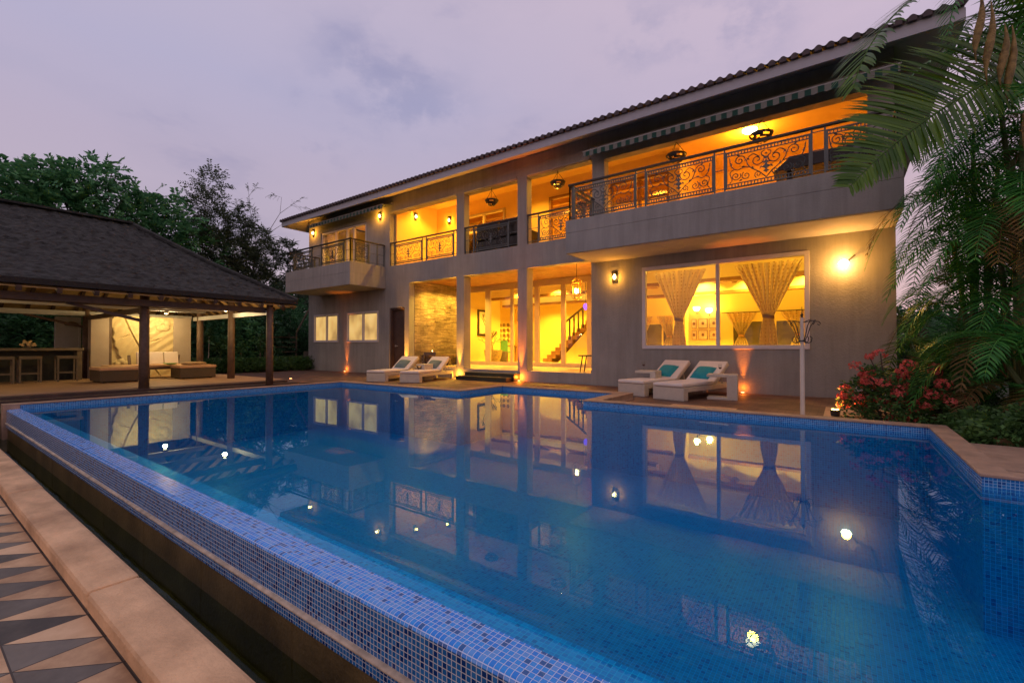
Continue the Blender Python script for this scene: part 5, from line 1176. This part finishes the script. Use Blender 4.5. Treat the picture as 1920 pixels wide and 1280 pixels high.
v = gz(362, 677, PF + .40); q = MB(); q.grid(lambda u, w: (-14.5 + .26 * math.cos(u * 6.2832) * math.sin(w * math.pi) ** .6, 4.98 + .30 * math.sin(u * 6.2832) * math.sin(w * math.pi) ** .6, PF + .405 - .045 * math.cos(w * math.pi)), 20, 8); tag(q.build('cushion', mat('tan_cushion', (.42, .30, .16), .8), smooth=True), 'round tan cushion lying on the square wicker ottoman', 'cushion')
# standing lamp with oval shade behind the bar
t = thing('standing_lamp', 'tall thin lamp with an oval shade behind the bar counter', 'lamp', (-17.2, 2.75, PF)); v = gx(134, 607, -17.2); u_ = gx(148, 620, -17.2)
q = MB(); q.tube([(-17.2, u_.y, PF), (-17.2, u_.y, 1.45), (-17.2, u_.y - .1, 1.62), (-17.2, v.y + .05, 1.60), (-17.2, v.y, v.z + .08)], .012, 6); q.build('stem', STEEL, t); q = MB(); q.lathe([(.03, .06), (.13, .02), (.16, -.02), (.12, -.05), (0, -.055)], (-17.2, v.y, v.z), 16); q.build('shade', BAR, t)
# orange tag hanging from the beam
v0 = gx(205, 578, -11.8); 

# garden stair to the left balcony and hedge
gs = thing('garden_stair', 'weathered outdoor stair between the pavilion and the house corner', 'stair', (-20.2, 10.8, 0))
v = [gx(p[0], p[1], -20.4) for p in ((520, 640), (553, 640))]
y0, y1 = v[0].y - .4, v[1].y
for i in range(7): q = MB(); q.box(-20.9, -20.3, y0, y1, .05 + i * .22, .10 + i * .22); q.build('step', BAR, gs)
for y in (y0, y1): q = MB(); q.box(-20.95, -20.88, y - .03, y + .03, -.06, 1.62); q.box(-20.32, -20.25, y - .03, y + .03, -.06, 1.62); q.build('stringer', BAR, gs)
q = MB(); q.beam((-20.28, y1, 1.6), (-19.3, 11.6, 3.6), .06, .06); q.build('handrail', BAR, gs)
v = gx(560, 692, -19.3); t = thing('garden_chair', 'faint green chair in the dark beside the house corner', 'chair', (-19.6, 11.0, -.06), -1.2); q = MB(); q.box(-.22, .22, -.22, .22, .38, .42); q.build('seat', BAR, t, world=False); q = MB(); q.box(-.22, .22, .19, .23, .42, .82); q.build('backrest', BAR, t, world=False)
for sx in (-.19, .19):
    for sy in (-.19, .19): q = MB(); q.box(sx - .018, sx + .018, sy - .018, sy + .018, 0, .38); q.build('leg', BAR, t, world=False)
# ================================================================== VEGETATION
def unit(a): return a / np.maximum(np.linalg.norm(a, axis=-1, keepdims=True), 1e-9)
def pinnate(S, D, Lb, K, l, w, droop, rng):
    """branchlets from S along D with K pairs of diamond leaflets; returns V, F"""
    n = len(S); t = (np.arange(K) + .6) / K
    P = S[:, None, :] + D[:, None, :] * (Lb[:, None] * t)[..., None]; P[..., 2] -= droop * Lb[:, None] * t[None] ** 2
    side = unit(np.cross(D, np.array([0, 0, 1.0]) + rng.normal(0, .45, (n, 3)))); out = []
    for s in (-1, 1):
        d = unit(side[:, None, :] * s + D[:, None, :] * .55 + rng.normal(0, .22, (n, K, 3)) + np.array([0, 0, -.22]))
        nn = unit(np.cross(d, D[:, None, :] + rng.normal(0, .25, (n, K, 3)))); wv = unit(np.cross(nn, d)) * w
        ll = (l * rng.uniform(.7, 1.25, (n, K)))[..., None]
        out.append(np.stack([P, P + d * ll * .45 + wv, P + d * ll, P + d * ll * .45 - wv], axis=2).reshape(-1, 4, 3))
    V = np.concatenate(out).reshape(-1, 3); F = np.arange(len(V)).reshape(-1, 4); return V, F
def crown_starts(blobs, rng, dens):
    S, D = [], []
    for c, r in blobs:
        c = np.array(c, float); r = np.array(r if hasattr(r, '__len__') else (r, r, r), float)
        n = max(8, int(dens * (r.prod() ** (1 / 3)) ** 2))
        u = unit(rng.normal(0, 1, (n, 3))); k = rng.uniform(.45, 1.0, (n, 1)) ** .6
        S.append(c + u * r * k); D.append(unit(u * .9 + rng.normal(0, .55, (n, 3)) + np.array([0, 0, .15])))
    return np.concatenate(S), np.concatenate(D)
def tree(name, lab, base, blobs, m_, dens=90, Lb=.55, K=6, l=.14, w=.035, droop=.35, seed=0, group=None, trunk_r=.13, cat='tree'):
    rng = np.random.default_rng(seed); t = thing(name, lab, cat, tuple(base), group=group); base = Vector(base)
    S, D = crown_starts(blobs, rng, dens); Lr = Lb * rng.uniform(.6, 1.3, len(S)); V, F = pinnate(S, D, Lr, K, l, w, droop, rng)
    V = V - np.array(base); link('crown', npmesh('crown', V, F, m_), t, world=False)
    q = MB(); rn = random.Random(seed); top = max(Vector(b_[0]).z for b_ in blobs); cx = sum(b_[0][0] for b_ in blobs) / len(blobs); cy = sum(b_[0][1] for b_ in blobs) / len(blobs)
    fork = Vector((base.x * .6 + cx * .4, base.y * .6 + cy * .4, base.z + (top - base.z) * .45))
    q.tube([base - base, (fork - base) * .5 + Vector((rn.uniform(-.1, .1), rn.uniform(-.1, .1), 0)), fork - base], [trunk_r, trunk_r * .8, trunk_r * .6], 8)
    for c, r in blobs:
        e = Vector(c) - base; f = fork - base; mid_ = (f + e) / 2 + Vector((rn.uniform(-.3, .3), rn.uniform(-.3, .3), .1)); q.tube([f, mid_, e], [trunk_r * .45, trunk_r * .3, trunk_r * .1], 5)
        for _ in range(3):
            e2 = e + Vector((rn.uniform(-1, 1), rn.uniform(-1, 1), rn.uniform(-.3, 1))) * (r if not hasattr(r, '__len__') else r[0]) * .8; q.tube([e * .7 + f * .3, e2], [trunk_r * .15, trunk_r * .04], 4)
    q.build('trunk', BARK, t, world=False); return t
def bl(px, py, X, r): v = gx(px, py, X); return ((v.x, v.y, v.z), r)
TG = 'trees growing behind the pavilion'
X = -22.5
tree('broadleaf_tree', 'dense leafy tree behind the pavilion at the left edge of the picture', (X, 1.2, -.06), [bl(-20, 370, X, 1.1), bl(30, 365, X, 1.0), bl(75, 378, X, .9), bl(10, 420, X, 1.1), bl(-60, 350, X, 1.2), bl(95, 400, X, .8), bl(50, 340, X, .55)], TREEL, 95, l=.21, w=.05, seed=1, group=TG)
tree('broadleaf_tree', 'tallest broad leafy tree behind the left part of the thatched roof', (X, 4.1, -.06), [bl(140, 370, X, 1.0), bl(180, 350, X, .9), bl(235, 385, X, 1.0), bl(200, 405, X, 1.1), bl(145, 330, X, .55), bl(210, 322, X, .45), bl(265, 400, X, .7), bl(110, 335, X, .5)], TREEL, 95, l=.21, w=.05, seed=2, group=TG)
tree('broadleaf_tree', 'broad leafy tree behind the end of the pavilion ridge', (X, 6.5, -.06), [bl(300, 420, X, .95), bl(345, 440, X, .9), bl(325, 395, X, .55), bl(280, 375, X, .45), bl(370, 470, X, .9), bl(310, 470, X, 1.0)], TREEL, 95, l=.21, w=.05, seed=3, group=TG)
tree('feathery_tree', 'thin tree with feathery top rising right of the pavilion ridge', (X, 8.0, -.06), [bl(392, 345, X, .42), bl(388, 385, X, .48), bl(402, 420, X, .6), bl(380, 460, X, .7), bl(410, 470, X, .6)], TREEL3, 330, Lb=.7, K=9, l=.13, w=.026, droop=.2, seed=4, group=TG, trunk_r=.08)
tree('pod_tree', 'dark tree hung with long drooping pods left of the house', (X, 9.8, -.06), [bl(450, 430, X, .55), bl(480, 450, X, .6), bl(440, 475, X, .7), bl(500, 480, X, .6), bl(470, 500, X, .7), bl(535, 470, X, .5), bl(560, 490, X, .5), bl(430, 520, X, .8), bl(490, 540, X, .8), bl(550, 540, X, .7), bl(460, 400, X, .35)], TREEL3, 420, Lb=.28, K=3, l=.30, w=.024, droop=.6, seed=5, group=TG, trunk_r=.09)
t = thing('bare_tree', 'sparse tree with thin bare branches beside the house eave', 'tree', (X, 10.2, -.06)); q = MB(); V_ = []
rn = random.Random(6); fl = MB()
def br(pts, r):
    P_ = [gx(a, b_, X) for a, b_ in pts]; q.tube(P_, [r * (1 - .7 * i / (len(P_) - 1)) for i in range(len(P_))], 5)
    return P_
ends = []
br([(470, 690), (468, 600), (475, 520), (480, 450)], .07)
for pts in (([(475, 520), (500, 440), (525, 400), (565, 372)], .02), ([(480, 450), (470, 400), (465, 350)], .016), ([(500, 440), (530, 420), (575, 425)], .014), ([(480, 470), (450, 420), (445, 380)], .015), ([(525, 400), (528, 370), (510, 365)], .010), ([(465, 370), (480, 350)], .008), ([(530, 420), (560, 408)], .008), ([(545, 385), (570, 390)], .007)):
    P_ = br(*pts); ends.append((P_[-2], P_[-1]))
q.build('branch', BARK, t)
rng = np.random.default_rng(4); S = []; D = []
for a, b_ in ends:
    for k in range(10):
        f = rng.uniform(.2, 1.05); S.append(np.array(a + (b_ - a) * f)); D.append(np.array((b_ - a).normalized()) + rng.normal(0, .6, 3) * [.5, 1, .6])
V, F = pinnate(np.array(S), unit(np.array(D)), rng.uniform(.2, .42, len(S)), 10, .045, .009, .4, rng); link('crown', npmesh('crown', V - np.array([X, 10.2, -.06]), F, TREEL3), t, world=False)
# dark understorey behind pavilion
HG = 'dark shrubs filling the ground behind the pavilion'
k = 0
labs = ['dark bush behind the bar at the left edge', 'dark bush behind the middle of the bar counter', 'dark bush behind the narrow grey wall panel', 'dark bush just right of the carved relief wall', 'dark bush between the relief wall and the middle post', 'dark bush between the two right posts', 'dark bush behind the pavilion corner post', 'dark bush at the left house corner']
for i, (px, X_, w_) in enumerate(((5, -20.5, 1.25), (85, -20.5, 1.2), (150, -20.3, 1.2), (385, -20.0, 1.1), (430, -20.0, 1.1), (475, -20.3, 1.05), (515, -21.0, 1.1), (560, -21.5, 1.1))):
    v = gx(px, 640, X_); tree('shrub', labs[i], (X_, v.y, -.06), [((X_, v.y, .55), w_ * .75), ((X_ - .1, v.y + .5, 1.25), w_ * .75), ((X_ - .2, v.y - .5, 1.2), w_ * .7), ((X_ - .3, v.y + .1, 1.9), w_ * .75), ((X_ - .5, v.y - .3, 2.6), w_ * .7)], (TREEL2, TREEL, TREEL2)[i % 3], 190, Lb=.42, K=5, l=.13, w=.035, seed=20 + i, group=HG, trunk_r=.05, cat='bush')
hd = thing('hedge', 'solid black green hedge between the garden stair and the house', 'hedge', (-20.6, 12.4, -.06)); rng = np.random.default_rng(5)
pts = [gx(p[0], p[1], -20.6) for p in ((541, 648), (556, 626), (580, 616))]
n = 5200; yy = rng.uniform(11.35, 13.4, n); top = np.interp(yy, [11.35, 11.9, 13.4], [.95, 1.55, 1.75]); S = np.stack([-20.6 + rng.uniform(-.25, .25, n), yy, rng.uniform(0, 1, n) ** .8 * top], 1); D = unit(rng.normal(0, 1, (n, 3)) + [.6, 0, .3])
V, F = pinnate(S, D, np.full(n, .12), 2, .06, .022, .1, rng); link('leaves', npmesh('leaves', V - np.array([-20.6, 12.4, -.06]), F, TREEL2), hd, world=False)
q = MB(); q.prism([(11.4, -.06), (13.4, -.06), (13.4, 1.65), (11.9, 1.45), (11.4, .85)], -20.8, -20.45, 'x'); q.build('branch_mass', TREEL2, hd)
# low planting along the pavilion edge and far wood
rng = np.random.default_rng(7); n = 2600; S = np.stack([rng.uniform(-19.6, -18.2, n), rng.uniform(6.2, 11.0, n), rng.uniform(-.02, .42, n)], 1); D = unit(rng.normal(0, .6, (n, 3)) + [0, 0, .8])
V, F = pinnate(S, D, np.full(n, .22), 4, .09, .02, .3, rng); o = link('ground_cover', npmesh('ground_cover', V, F, BUSHL)); struct(o, 'stuff')
rng = np.random.default_rng(8); n = 16000; S = np.stack([rng.uniform(-34, -27, n), rng.uniform(-12, 34, n), np.zeros(n)], 1); S[:, 2] = rng.uniform(0, 1, n) ** .8 * (4.2 + 1.0 * np.sin(S[:, 1] * .9) + .6 * np.sin(S[:, 1] * 2.3)); D = unit(rng.normal(0, 1, (n, 3)))
V, F = pinnate(S, D, np.full(n, .7), 4, .28, .07, .3, rng); struct(link('wood', npmesh('wood', V, F, TREEL2)), 'stuff')
rng = np.random.default_rng(9); n = 9000; S = np.stack([rng.uniform(1.5, 26, n), rng.uniform(19, 26, n), np.zeros(n)], 1); S[:, 2] = rng.uniform(0, 1, n) * (1.9 + .35 * np.sin(S[:, 0] * .9)); D = unit(rng.normal(0, 1, (n, 3)))
V, F = pinnate(S, D, np.full(n, .5), 4, .24, .06, .3, rng); struct(link('wood', npmesh('wood', V, F, TREEL2)), 'stuff')
# thin young stems in the planting
for i, (a, b_, c, d) in enumerate(((386, 685, 392, 630), (408, 690, 414, 650), (447, 690, 452, 655), (484, 690, 488, 640), (492, 690, 497, 650))):
    p0, p1 = gx(a, b_, -18.9), gx(c, d, -18.9); p0.z = -.06
    t = thing('sapling', ['pale thin sapling beside the relief wall', 'leafy green sapling left of the middle post', 'thin sapling just right of the middle post', 'thin sapling midway between the right posts', 'thin sapling next to the corner post'][i], 'plant', tuple(p0)); q = MB(); q.tube([p0, (p0 + p1) / 2 + Vector((0, .04, 0)), p1], [.018, .014, .008], 5); q.build('stem', NECK if i == 0 else BAR, t)
    rng = np.random.default_rng(60 + i); n = 26 if i != 1 else 90; S = np.array(p1) + rng.normal(0, .14, (n, 3)); V, F = pinnate(S, unit(rng.normal(0, 1, (n, 3))), np.full(n, .16), 3, .11, .03, .5, rng); link('crown', npmesh('crown', V - np.array(p0), F, BUSHL), t, world=False)

# ------------------------------------------------ palms
def bez(p, k=16):
    P_ = [Vector(a) for a in p]; out = []
    for i in range(k + 1):
        t = i / k; a = [x.copy() for x in P_]
        while len(a) > 1: a = [a[j] * (1 - t) + a[j + 1] * t for j in range(len(a) - 1)]
        out.append(a[0])
    return out
def frond(V, F, ctrl, nl, ll, lw, droop, rnd, lift=.25, start=.12, rachis=.014, segs=5, fwd=.55, lowf=1.0, upv=(0, 0, 1)):
    """palm frond: tapering rachis with nl leaflet pairs"""
    C = bez(ctrl, 24); k = len(C) - 1; up = Vector(upv)
    m = MB(); m.tube(C, [rachis * (1 - .8 * i / k) + .0015 for i in range(k + 1)], 5); o = len(V); V.extend(m.v); F.extend([tuple(i + o for i in f) for f in m.f if len(f) == 4])
    for i in range(nl):
        t = start + (1 - start) * (i + rnd.uniform(.1, .6)) / nl; j = min(int(t * k), k - 1); f = t * k - j; p = C[j].lerp(C[j + 1], f); d = (C[j + 1] - C[j]).normalized()
        side = d.cross(up); side = side.normalized() if side.length > 1e-4 else Vector((1, 0, 0)); nrm = side.cross(d).normalized()
        L0_ = ll * (math.sin(math.pi * min(1, .16 + .80 * t)) ** .75) * rnd.uniform(.88, 1.08)
        for s in (-1, 1):
            L_ = L0_ * (lowf if (side * s).z < 0 else 1.0)
            dd = (side * s + d * (fwd + .5 * t) + nrm * lift + Vector((rnd.uniform(-1, 1), rnd.uniform(-1, 1), rnd.uniform(-1, 1))) * .07).normalized()
            wv = dd.cross(nrm).normalized(); q_ = p.copy(); dcur = dd.copy(); o = len(V)
            for e in range(segs + 1):
                u = e / segs; w = lw * (math.sin(math.pi * min(1, .18 + .82 * u)) ** .8 if u < 1 else .02) * .5
                V.append(tuple(q_ + wv * w)); V.append(tuple(q_ - wv * w)); q_ = q_ + dcur * (L_ / segs); dcur = (dcur + Vector((0, 0, -1)) * droop * (.4 + u)).normalized()
            for e in range(segs): F.append((o + 2 * e, o + 2 * e + 1, o + 2 * e + 3, o + 2 * e + 2))
def at(px, py, dist): d = ray(px, py); return Vector((0, 0, CH)) + d * dist
def frond_part(par, ctrl, nl, ll, lw, droop, m_, seed, **k):
    V, F = [], []; frond(V, F, ctrl, nl, ll, lw, droop, random.Random(seed), **k); w_ = wloc(par); V = np.array(V) - np.array(w_); return link('frond', npmesh('frond', V, F, m_), par, world=False)
# palm A : overhanging near crown, upper right
base = Vector((3.1, 6.1, -.06)); pa = thing('palm_tree', 'palm whose big fronds hang over the right end of the house roof', 'palm tree', tuple(base))
cr = at(1960, 160, 5.6)
q = MB(); q.tube([base, base.lerp(cr, .5) + Vector((.1, 0, 0)), cr], [.09, .07, .06], 10); q.build('trunk', PALMST, pa)
frond_part(pa, [at(2000, 60, 5.2), at(1850, 165, 5.1), at(1725, 205, 5.0), at(1592, 352, 4.9)], 74, 1.0, .042, .10, PALML, 1, lift=.2, fwd=.45, lowf=.55, rachis=.02, upv=(.75, -.45, .5))
frond_part(pa, [at(1880, -90, 5.4), at(1740, -40, 5.3), at(1625, 40, 5.2), at(1600, 168, 5.15)], 40, .68, .034, .14, PALML, 2, lift=.15, fwd=.5, rachis=.016)
frond_part(pa, [at(1980, 120, 5.6), at(1900, 60, 5.5), at(1800, 60, 5.4), at(1700, 150, 5.4)], 36, .50, .030, .16, PALML2, 3, lift=.2)
frond_part(pa, [at(1990, 60, 5.6), at(1960, -40, 5.5), at(1860, -90, 5.5), at(1740, -60, 5.5)], 36, .55, .036, .16, PALML, 4)
frond_part(pa, [at(1990, 260, 5.9), at(1900, 220, 5.8), at(1800, 260, 5.8), at(1740, 400, 5.8)], 44, .55, .020, .22, PALML2, 5)
frond_part(pa, [at(2000, 200, 5.9), at(1940, 130, 5.8), at(1880, 160, 5.8), at(1830, 280, 5.8)], 40, .5, .024, .22, PALML2, 6)
rr_ = random.Random(77)
for i in range(12):
    ex, ey = rr_.uniform(1740, 1930), rr_.uniform(-20, 330); dd_ = rr_.uniform(5.6, 6.6)
    frond_part(pa, [at(1985, 140, 6.2), at((1985 + ex) / 2, ey - 140, dd_), at(ex + 20, ey - 90, dd_), at(ex, ey + 60, dd_)], 36, .48, .022, .2, PALML2 if i % 3 else PALML, 200 + i)
for i, (px, py, h) in enumerate(((1832, 55, 130), (1852, 85, 150), (1878, 110, 120), (1892, 130, 150), (1925, 215, 170))):
    a, b_ = at(px + 6, py - h * .55, 5.0), at(px, py + h * .5, 5.0); q = MB(); rs = [.004, .016, .032, .040, .034, .012, .003]
    q.tube([a.lerp(b_, k / 6) + Vector((0, 0, 0)) + _R * (.03 * math.sin(k)) for k in range(7)], rs, 7); q.build('spathe', SPATHE, pa, smooth=True)
# palm clumps : many thin arching fronds
def clump(name, lab, base, n, hmin, hmax, reach, seed, m_, ll, lw, azr, stems=7, nl=26, droop=.22, group='feathery palms at the right of the pool'):
    rnd = random.Random(seed); t = thing(name, lab, 'palm tree', base, group=group); B = Vector(base); V, F = [], []
    st = []
    for i in range(stems):
        a = rnd.uniform(0, 6.28); r = rnd.uniform(.05, .35); top = Vector((math.cos(a) * r * 2.2, math.sin(a) * r * 2.2, rnd.uniform(hmin, hmax))); st.append(top)
        q = MB(); f0 = Vector((math.cos(a) * r * .6, math.sin(a) * r * .6, 0)); q.tube([f0, f0.lerp(top, .5) + Vector((rnd.uniform(-.08, .08), rnd.uniform(-.08, .08), 0)), top], [.045, .035, .025], 7); q.build('stem', PALMST, t, world=False)
    parts = []
    for i in range(n):
        top = rnd.choice(st); a = rnd.uniform(*azr); d = Vector((math.cos(a), math.sin(a), 0)); R_ = reach * rnd.uniform(.7, 1.15); up = rnd.uniform(.1, .75) * R_
        s = Vector((top.x, top.y, top.z * rnd.uniform(.55, 1.0))); V, F = [], []
        frond(V, F, [s, s + d * R_ * .35 + Vector((0, 0, up)), s + d * R_ * .8 + Vector((0, 0, up * .75)), s + d * R_ + Vector((0, 0, up * .2 - .55 * R_ * rnd.uniform(.4, 1.1)))], nl, ll * rnd.uniform(.85, 1.1), lw, droop, rnd, lift=.25, segs=4, rachis=.009)
        link('frond', npmesh('frond', V, F, m_ if rnd.random() > .12 else PALML3), t, world=False)
    return t
W_ = (RAD(95), RAD(285))
clump('areca_palm', 'tall feathery palm clump filling the right edge of the picture', (1.80, 8.2, -.06), 100, 1.3, 5.0, 1.25, 31, PALML2, .40, .017, (0, 6.28), 10, 32)
clump('areca_palm', 'feathery palm clump just behind the house corner', (1.60, 9.9, -.06), 70, 1.5, 5.3, 1.2, 32, PALML2, .42, .020, (0, 6.28), 8, 28)
clump('areca_palm', 'short arching palm behind the red flowering bush', (1.45, 8.7, -.06), 22, .4, 1.2, .8, 33, PALML, .32, .020, (0, 6.28), 5, 24)
clump('areca_palm', 'low palm clump at the right edge above the stone slab', (2.05, 7.2, -.06), 26, .3, 1.5, .9, 34, PALML2, .32, .020, (0, 6.28), 5, 24)
clump('date_palm', 'stiff low palm farther back beside the house corner', (1.55, 13.2, -.06), 26, 1.0, 2.2, 1.3, 35, PALML2, .36, .022, (0, 6.28), 2, 24, .12)
# bush with red flowers
p = Vector((.52, 7.72, -.03)); t = thing('flowering_bush', 'red flowering bush growing behind the pool rim beside the house corner', 'bush', tuple(p)); rng = np.random.default_rng(11)
blobs = [((.50, 7.75, .22), .30), ((.20, 7.85, .28), .22), ((.85, 7.6, .25), .30), ((.35, 7.9, .48), .20), ((.75, 7.85, .45), .22), ((1.1, 7.6, .35), .22), ((.15, 7.8, .12), .16), ((.55, 7.6, .08), .25), ((1.05, 7.5, .1), .25)]
q = MB()
for c, r in blobs: q.tube([(p.x + (c[0] - p.x) * .3, p.y, -.03), ((p.x + c[0]) / 2, (p.y + c[1]) / 2, c[2] * .6), c], [.014, .010, .006], 5)
tips = []
rn = random.Random(14)
for c, r in blobs:
    for _ in range(8):
        e = Vector(c) + Vector((rn.uniform(-1, 1), rn.uniform(-1, 1), rn.uniform(-.2, 1.1))) * r; q.tube([c, e], [.006, .004], 4); tips.append(e)
for e in ((.42, 7.9, .86), (.30, 7.88, .82), (.95, 7.8, .70), (.70, 7.8, .72)): q.tube([(.5, 7.8, .3), ((.5 + e[0]) / 2 - .02, 7.85, .6), e], [.012, .010, .007], 5); tips.append(Vector(e))
q.build('branch', BARK, t)
S, D = crown_starts(blobs, rng, 2300); V, F = pinnate(S, D, np.full(len(S), .09), 2, .065, .017, .2, rng); link('foliage', npmesh('foliage', V - np.array(p), F, BUSHL), t, world=False)
V = []; 
for e in tips:
    n = rng.integers(16, 34); rr = rng.uniform(.04, .075); cs = np.array(e) + unit(rng.normal(0, 1, (n, 3))) * rr * [1.3, 1.3, .8]
    for c in cs:
        nrm = unit(c - np.array(e) + rng.normal(0, .015, 3)); a = unit(np.cross(nrm, [.3, .2, .9])); b2_ = np.cross(nrm, a)
        for k in range(4):
            an = k * 1.571 + .4; d = a * math.cos(an) + b2_ * math.sin(an); s_ = -a * math.sin(an) + b2_ * math.cos(an); L_ = .024
            V += [c, c + d * L_ * .6 + s_ * .010, c + d * L_ + nrm * .003, c + d * L_ * .6 - s_ * .010]
V = np.array(V) - np.array(p); link('flower_head', npmesh('flower_head', V, np.arange(len(V)).reshape(-1, 4), FLOWER), t, world=False)
# broad leaved plant and ground cover on the right
def broad(base, n, L_, wd, seed, lab, name='banana_plant'):
    t = thing(name, lab, 'plant', base); rn = random.Random(seed)
    for i in range(n):
        a = rn.uniform(0, 6.28); el = rn.uniform(.5, 1.3); l = L_ * rn.uniform(.7, 1.1); d = Vector((math.cos(a) * math.cos(el), math.sin(a) * math.cos(el), math.sin(el))); s = Vector((-math.sin(a), math.cos(a), 0)); q = MB()
        st = Vector((0, 0, 0)); e0 = d * l * .5
        def fn(u, v):
            pl = e0 + d * (u * l * .8) + Vector((0, 0, -.45 * l * u * u)); w = wd * math.sin(math.pi * min(.999, .06 + .94 * u)) ** .7; x = (v - .5) * 2; return pl + s * (x * w) + Vector((0, 0, -.10 * abs(x) * w + .02 * math.sin(u * 24) * abs(x)))
        q.grid(fn, 12, 6); q.build('leaf', BUSHL, t, world=False, smooth=True); q = MB(); q.tube([st, e0 * .6, e0], .010, 5); q.build('stalk', PALMST, t, world=False)
broad((1.30, 8.9, -.06), 7, .75, .15, 3, 'broad leaved plant behind the red flowering bush'); broad((1.75, 7.5, -.06), 8, .5, .10, 4, 'broad leaved plant at the foot of the right palms')
rng = np.random.default_rng(15); n = 9500; S = np.stack([rng.uniform(1.0, 4.2, n), rng.uniform(6.3, 9.2, n), np.zeros(n)], 1); S[:, 2] = -.05 + rng.uniform(0, 1, n) * (.10 + .22 * (np.sin(S[:, 0] * 3) * np.cos(S[:, 1] * 2.3) + 1) / 2 + .10 * (S[:, 0] - 1)); D = unit(rng.normal(0, .6, (n, 3)) + [0, 0, .7])
V, F = pinnate(S, D, np.full(n, .12), 3, .06, .016, .3, rng); struct(link('ground_cover', npmesh('ground_cover', V, F, BUSHL)), 'stuff')
q = MB(); q.box(1.2, 3.4, 6.42, 6.50, -.06, .06); tag(q.build('garden_edging', BASIN), 'low dark stone edging in the planting behind the stone slab', 'edging')
rn = random.Random(17); V = []; 
for k in range(16):
    c = np.array([rn.uniform(1.5, 2.6), rn.uniform(6.5, 7.6), rn.uniform(.18, .42)])
    for m_ in range(8):
        d = unit(np.array([rn.uniform(-1, 1), rn.uniform(-1, 1), rn.uniform(-.3, 1)])); s_ = unit(np.cross(d, [0, .3, 1])); V += [c, c + d * .018 + s_ * .009, c + d * .03, c + d * .018 - s_ * .009]
V = np.array(V); o = link('yellow_blossom', npmesh('yellow_blossom', V, np.arange(len(V)).reshape(-1, 4), mat('yellow_orange_petal', (.55, .28, .03), .6, var=.4))); struct(o, 'stuff')
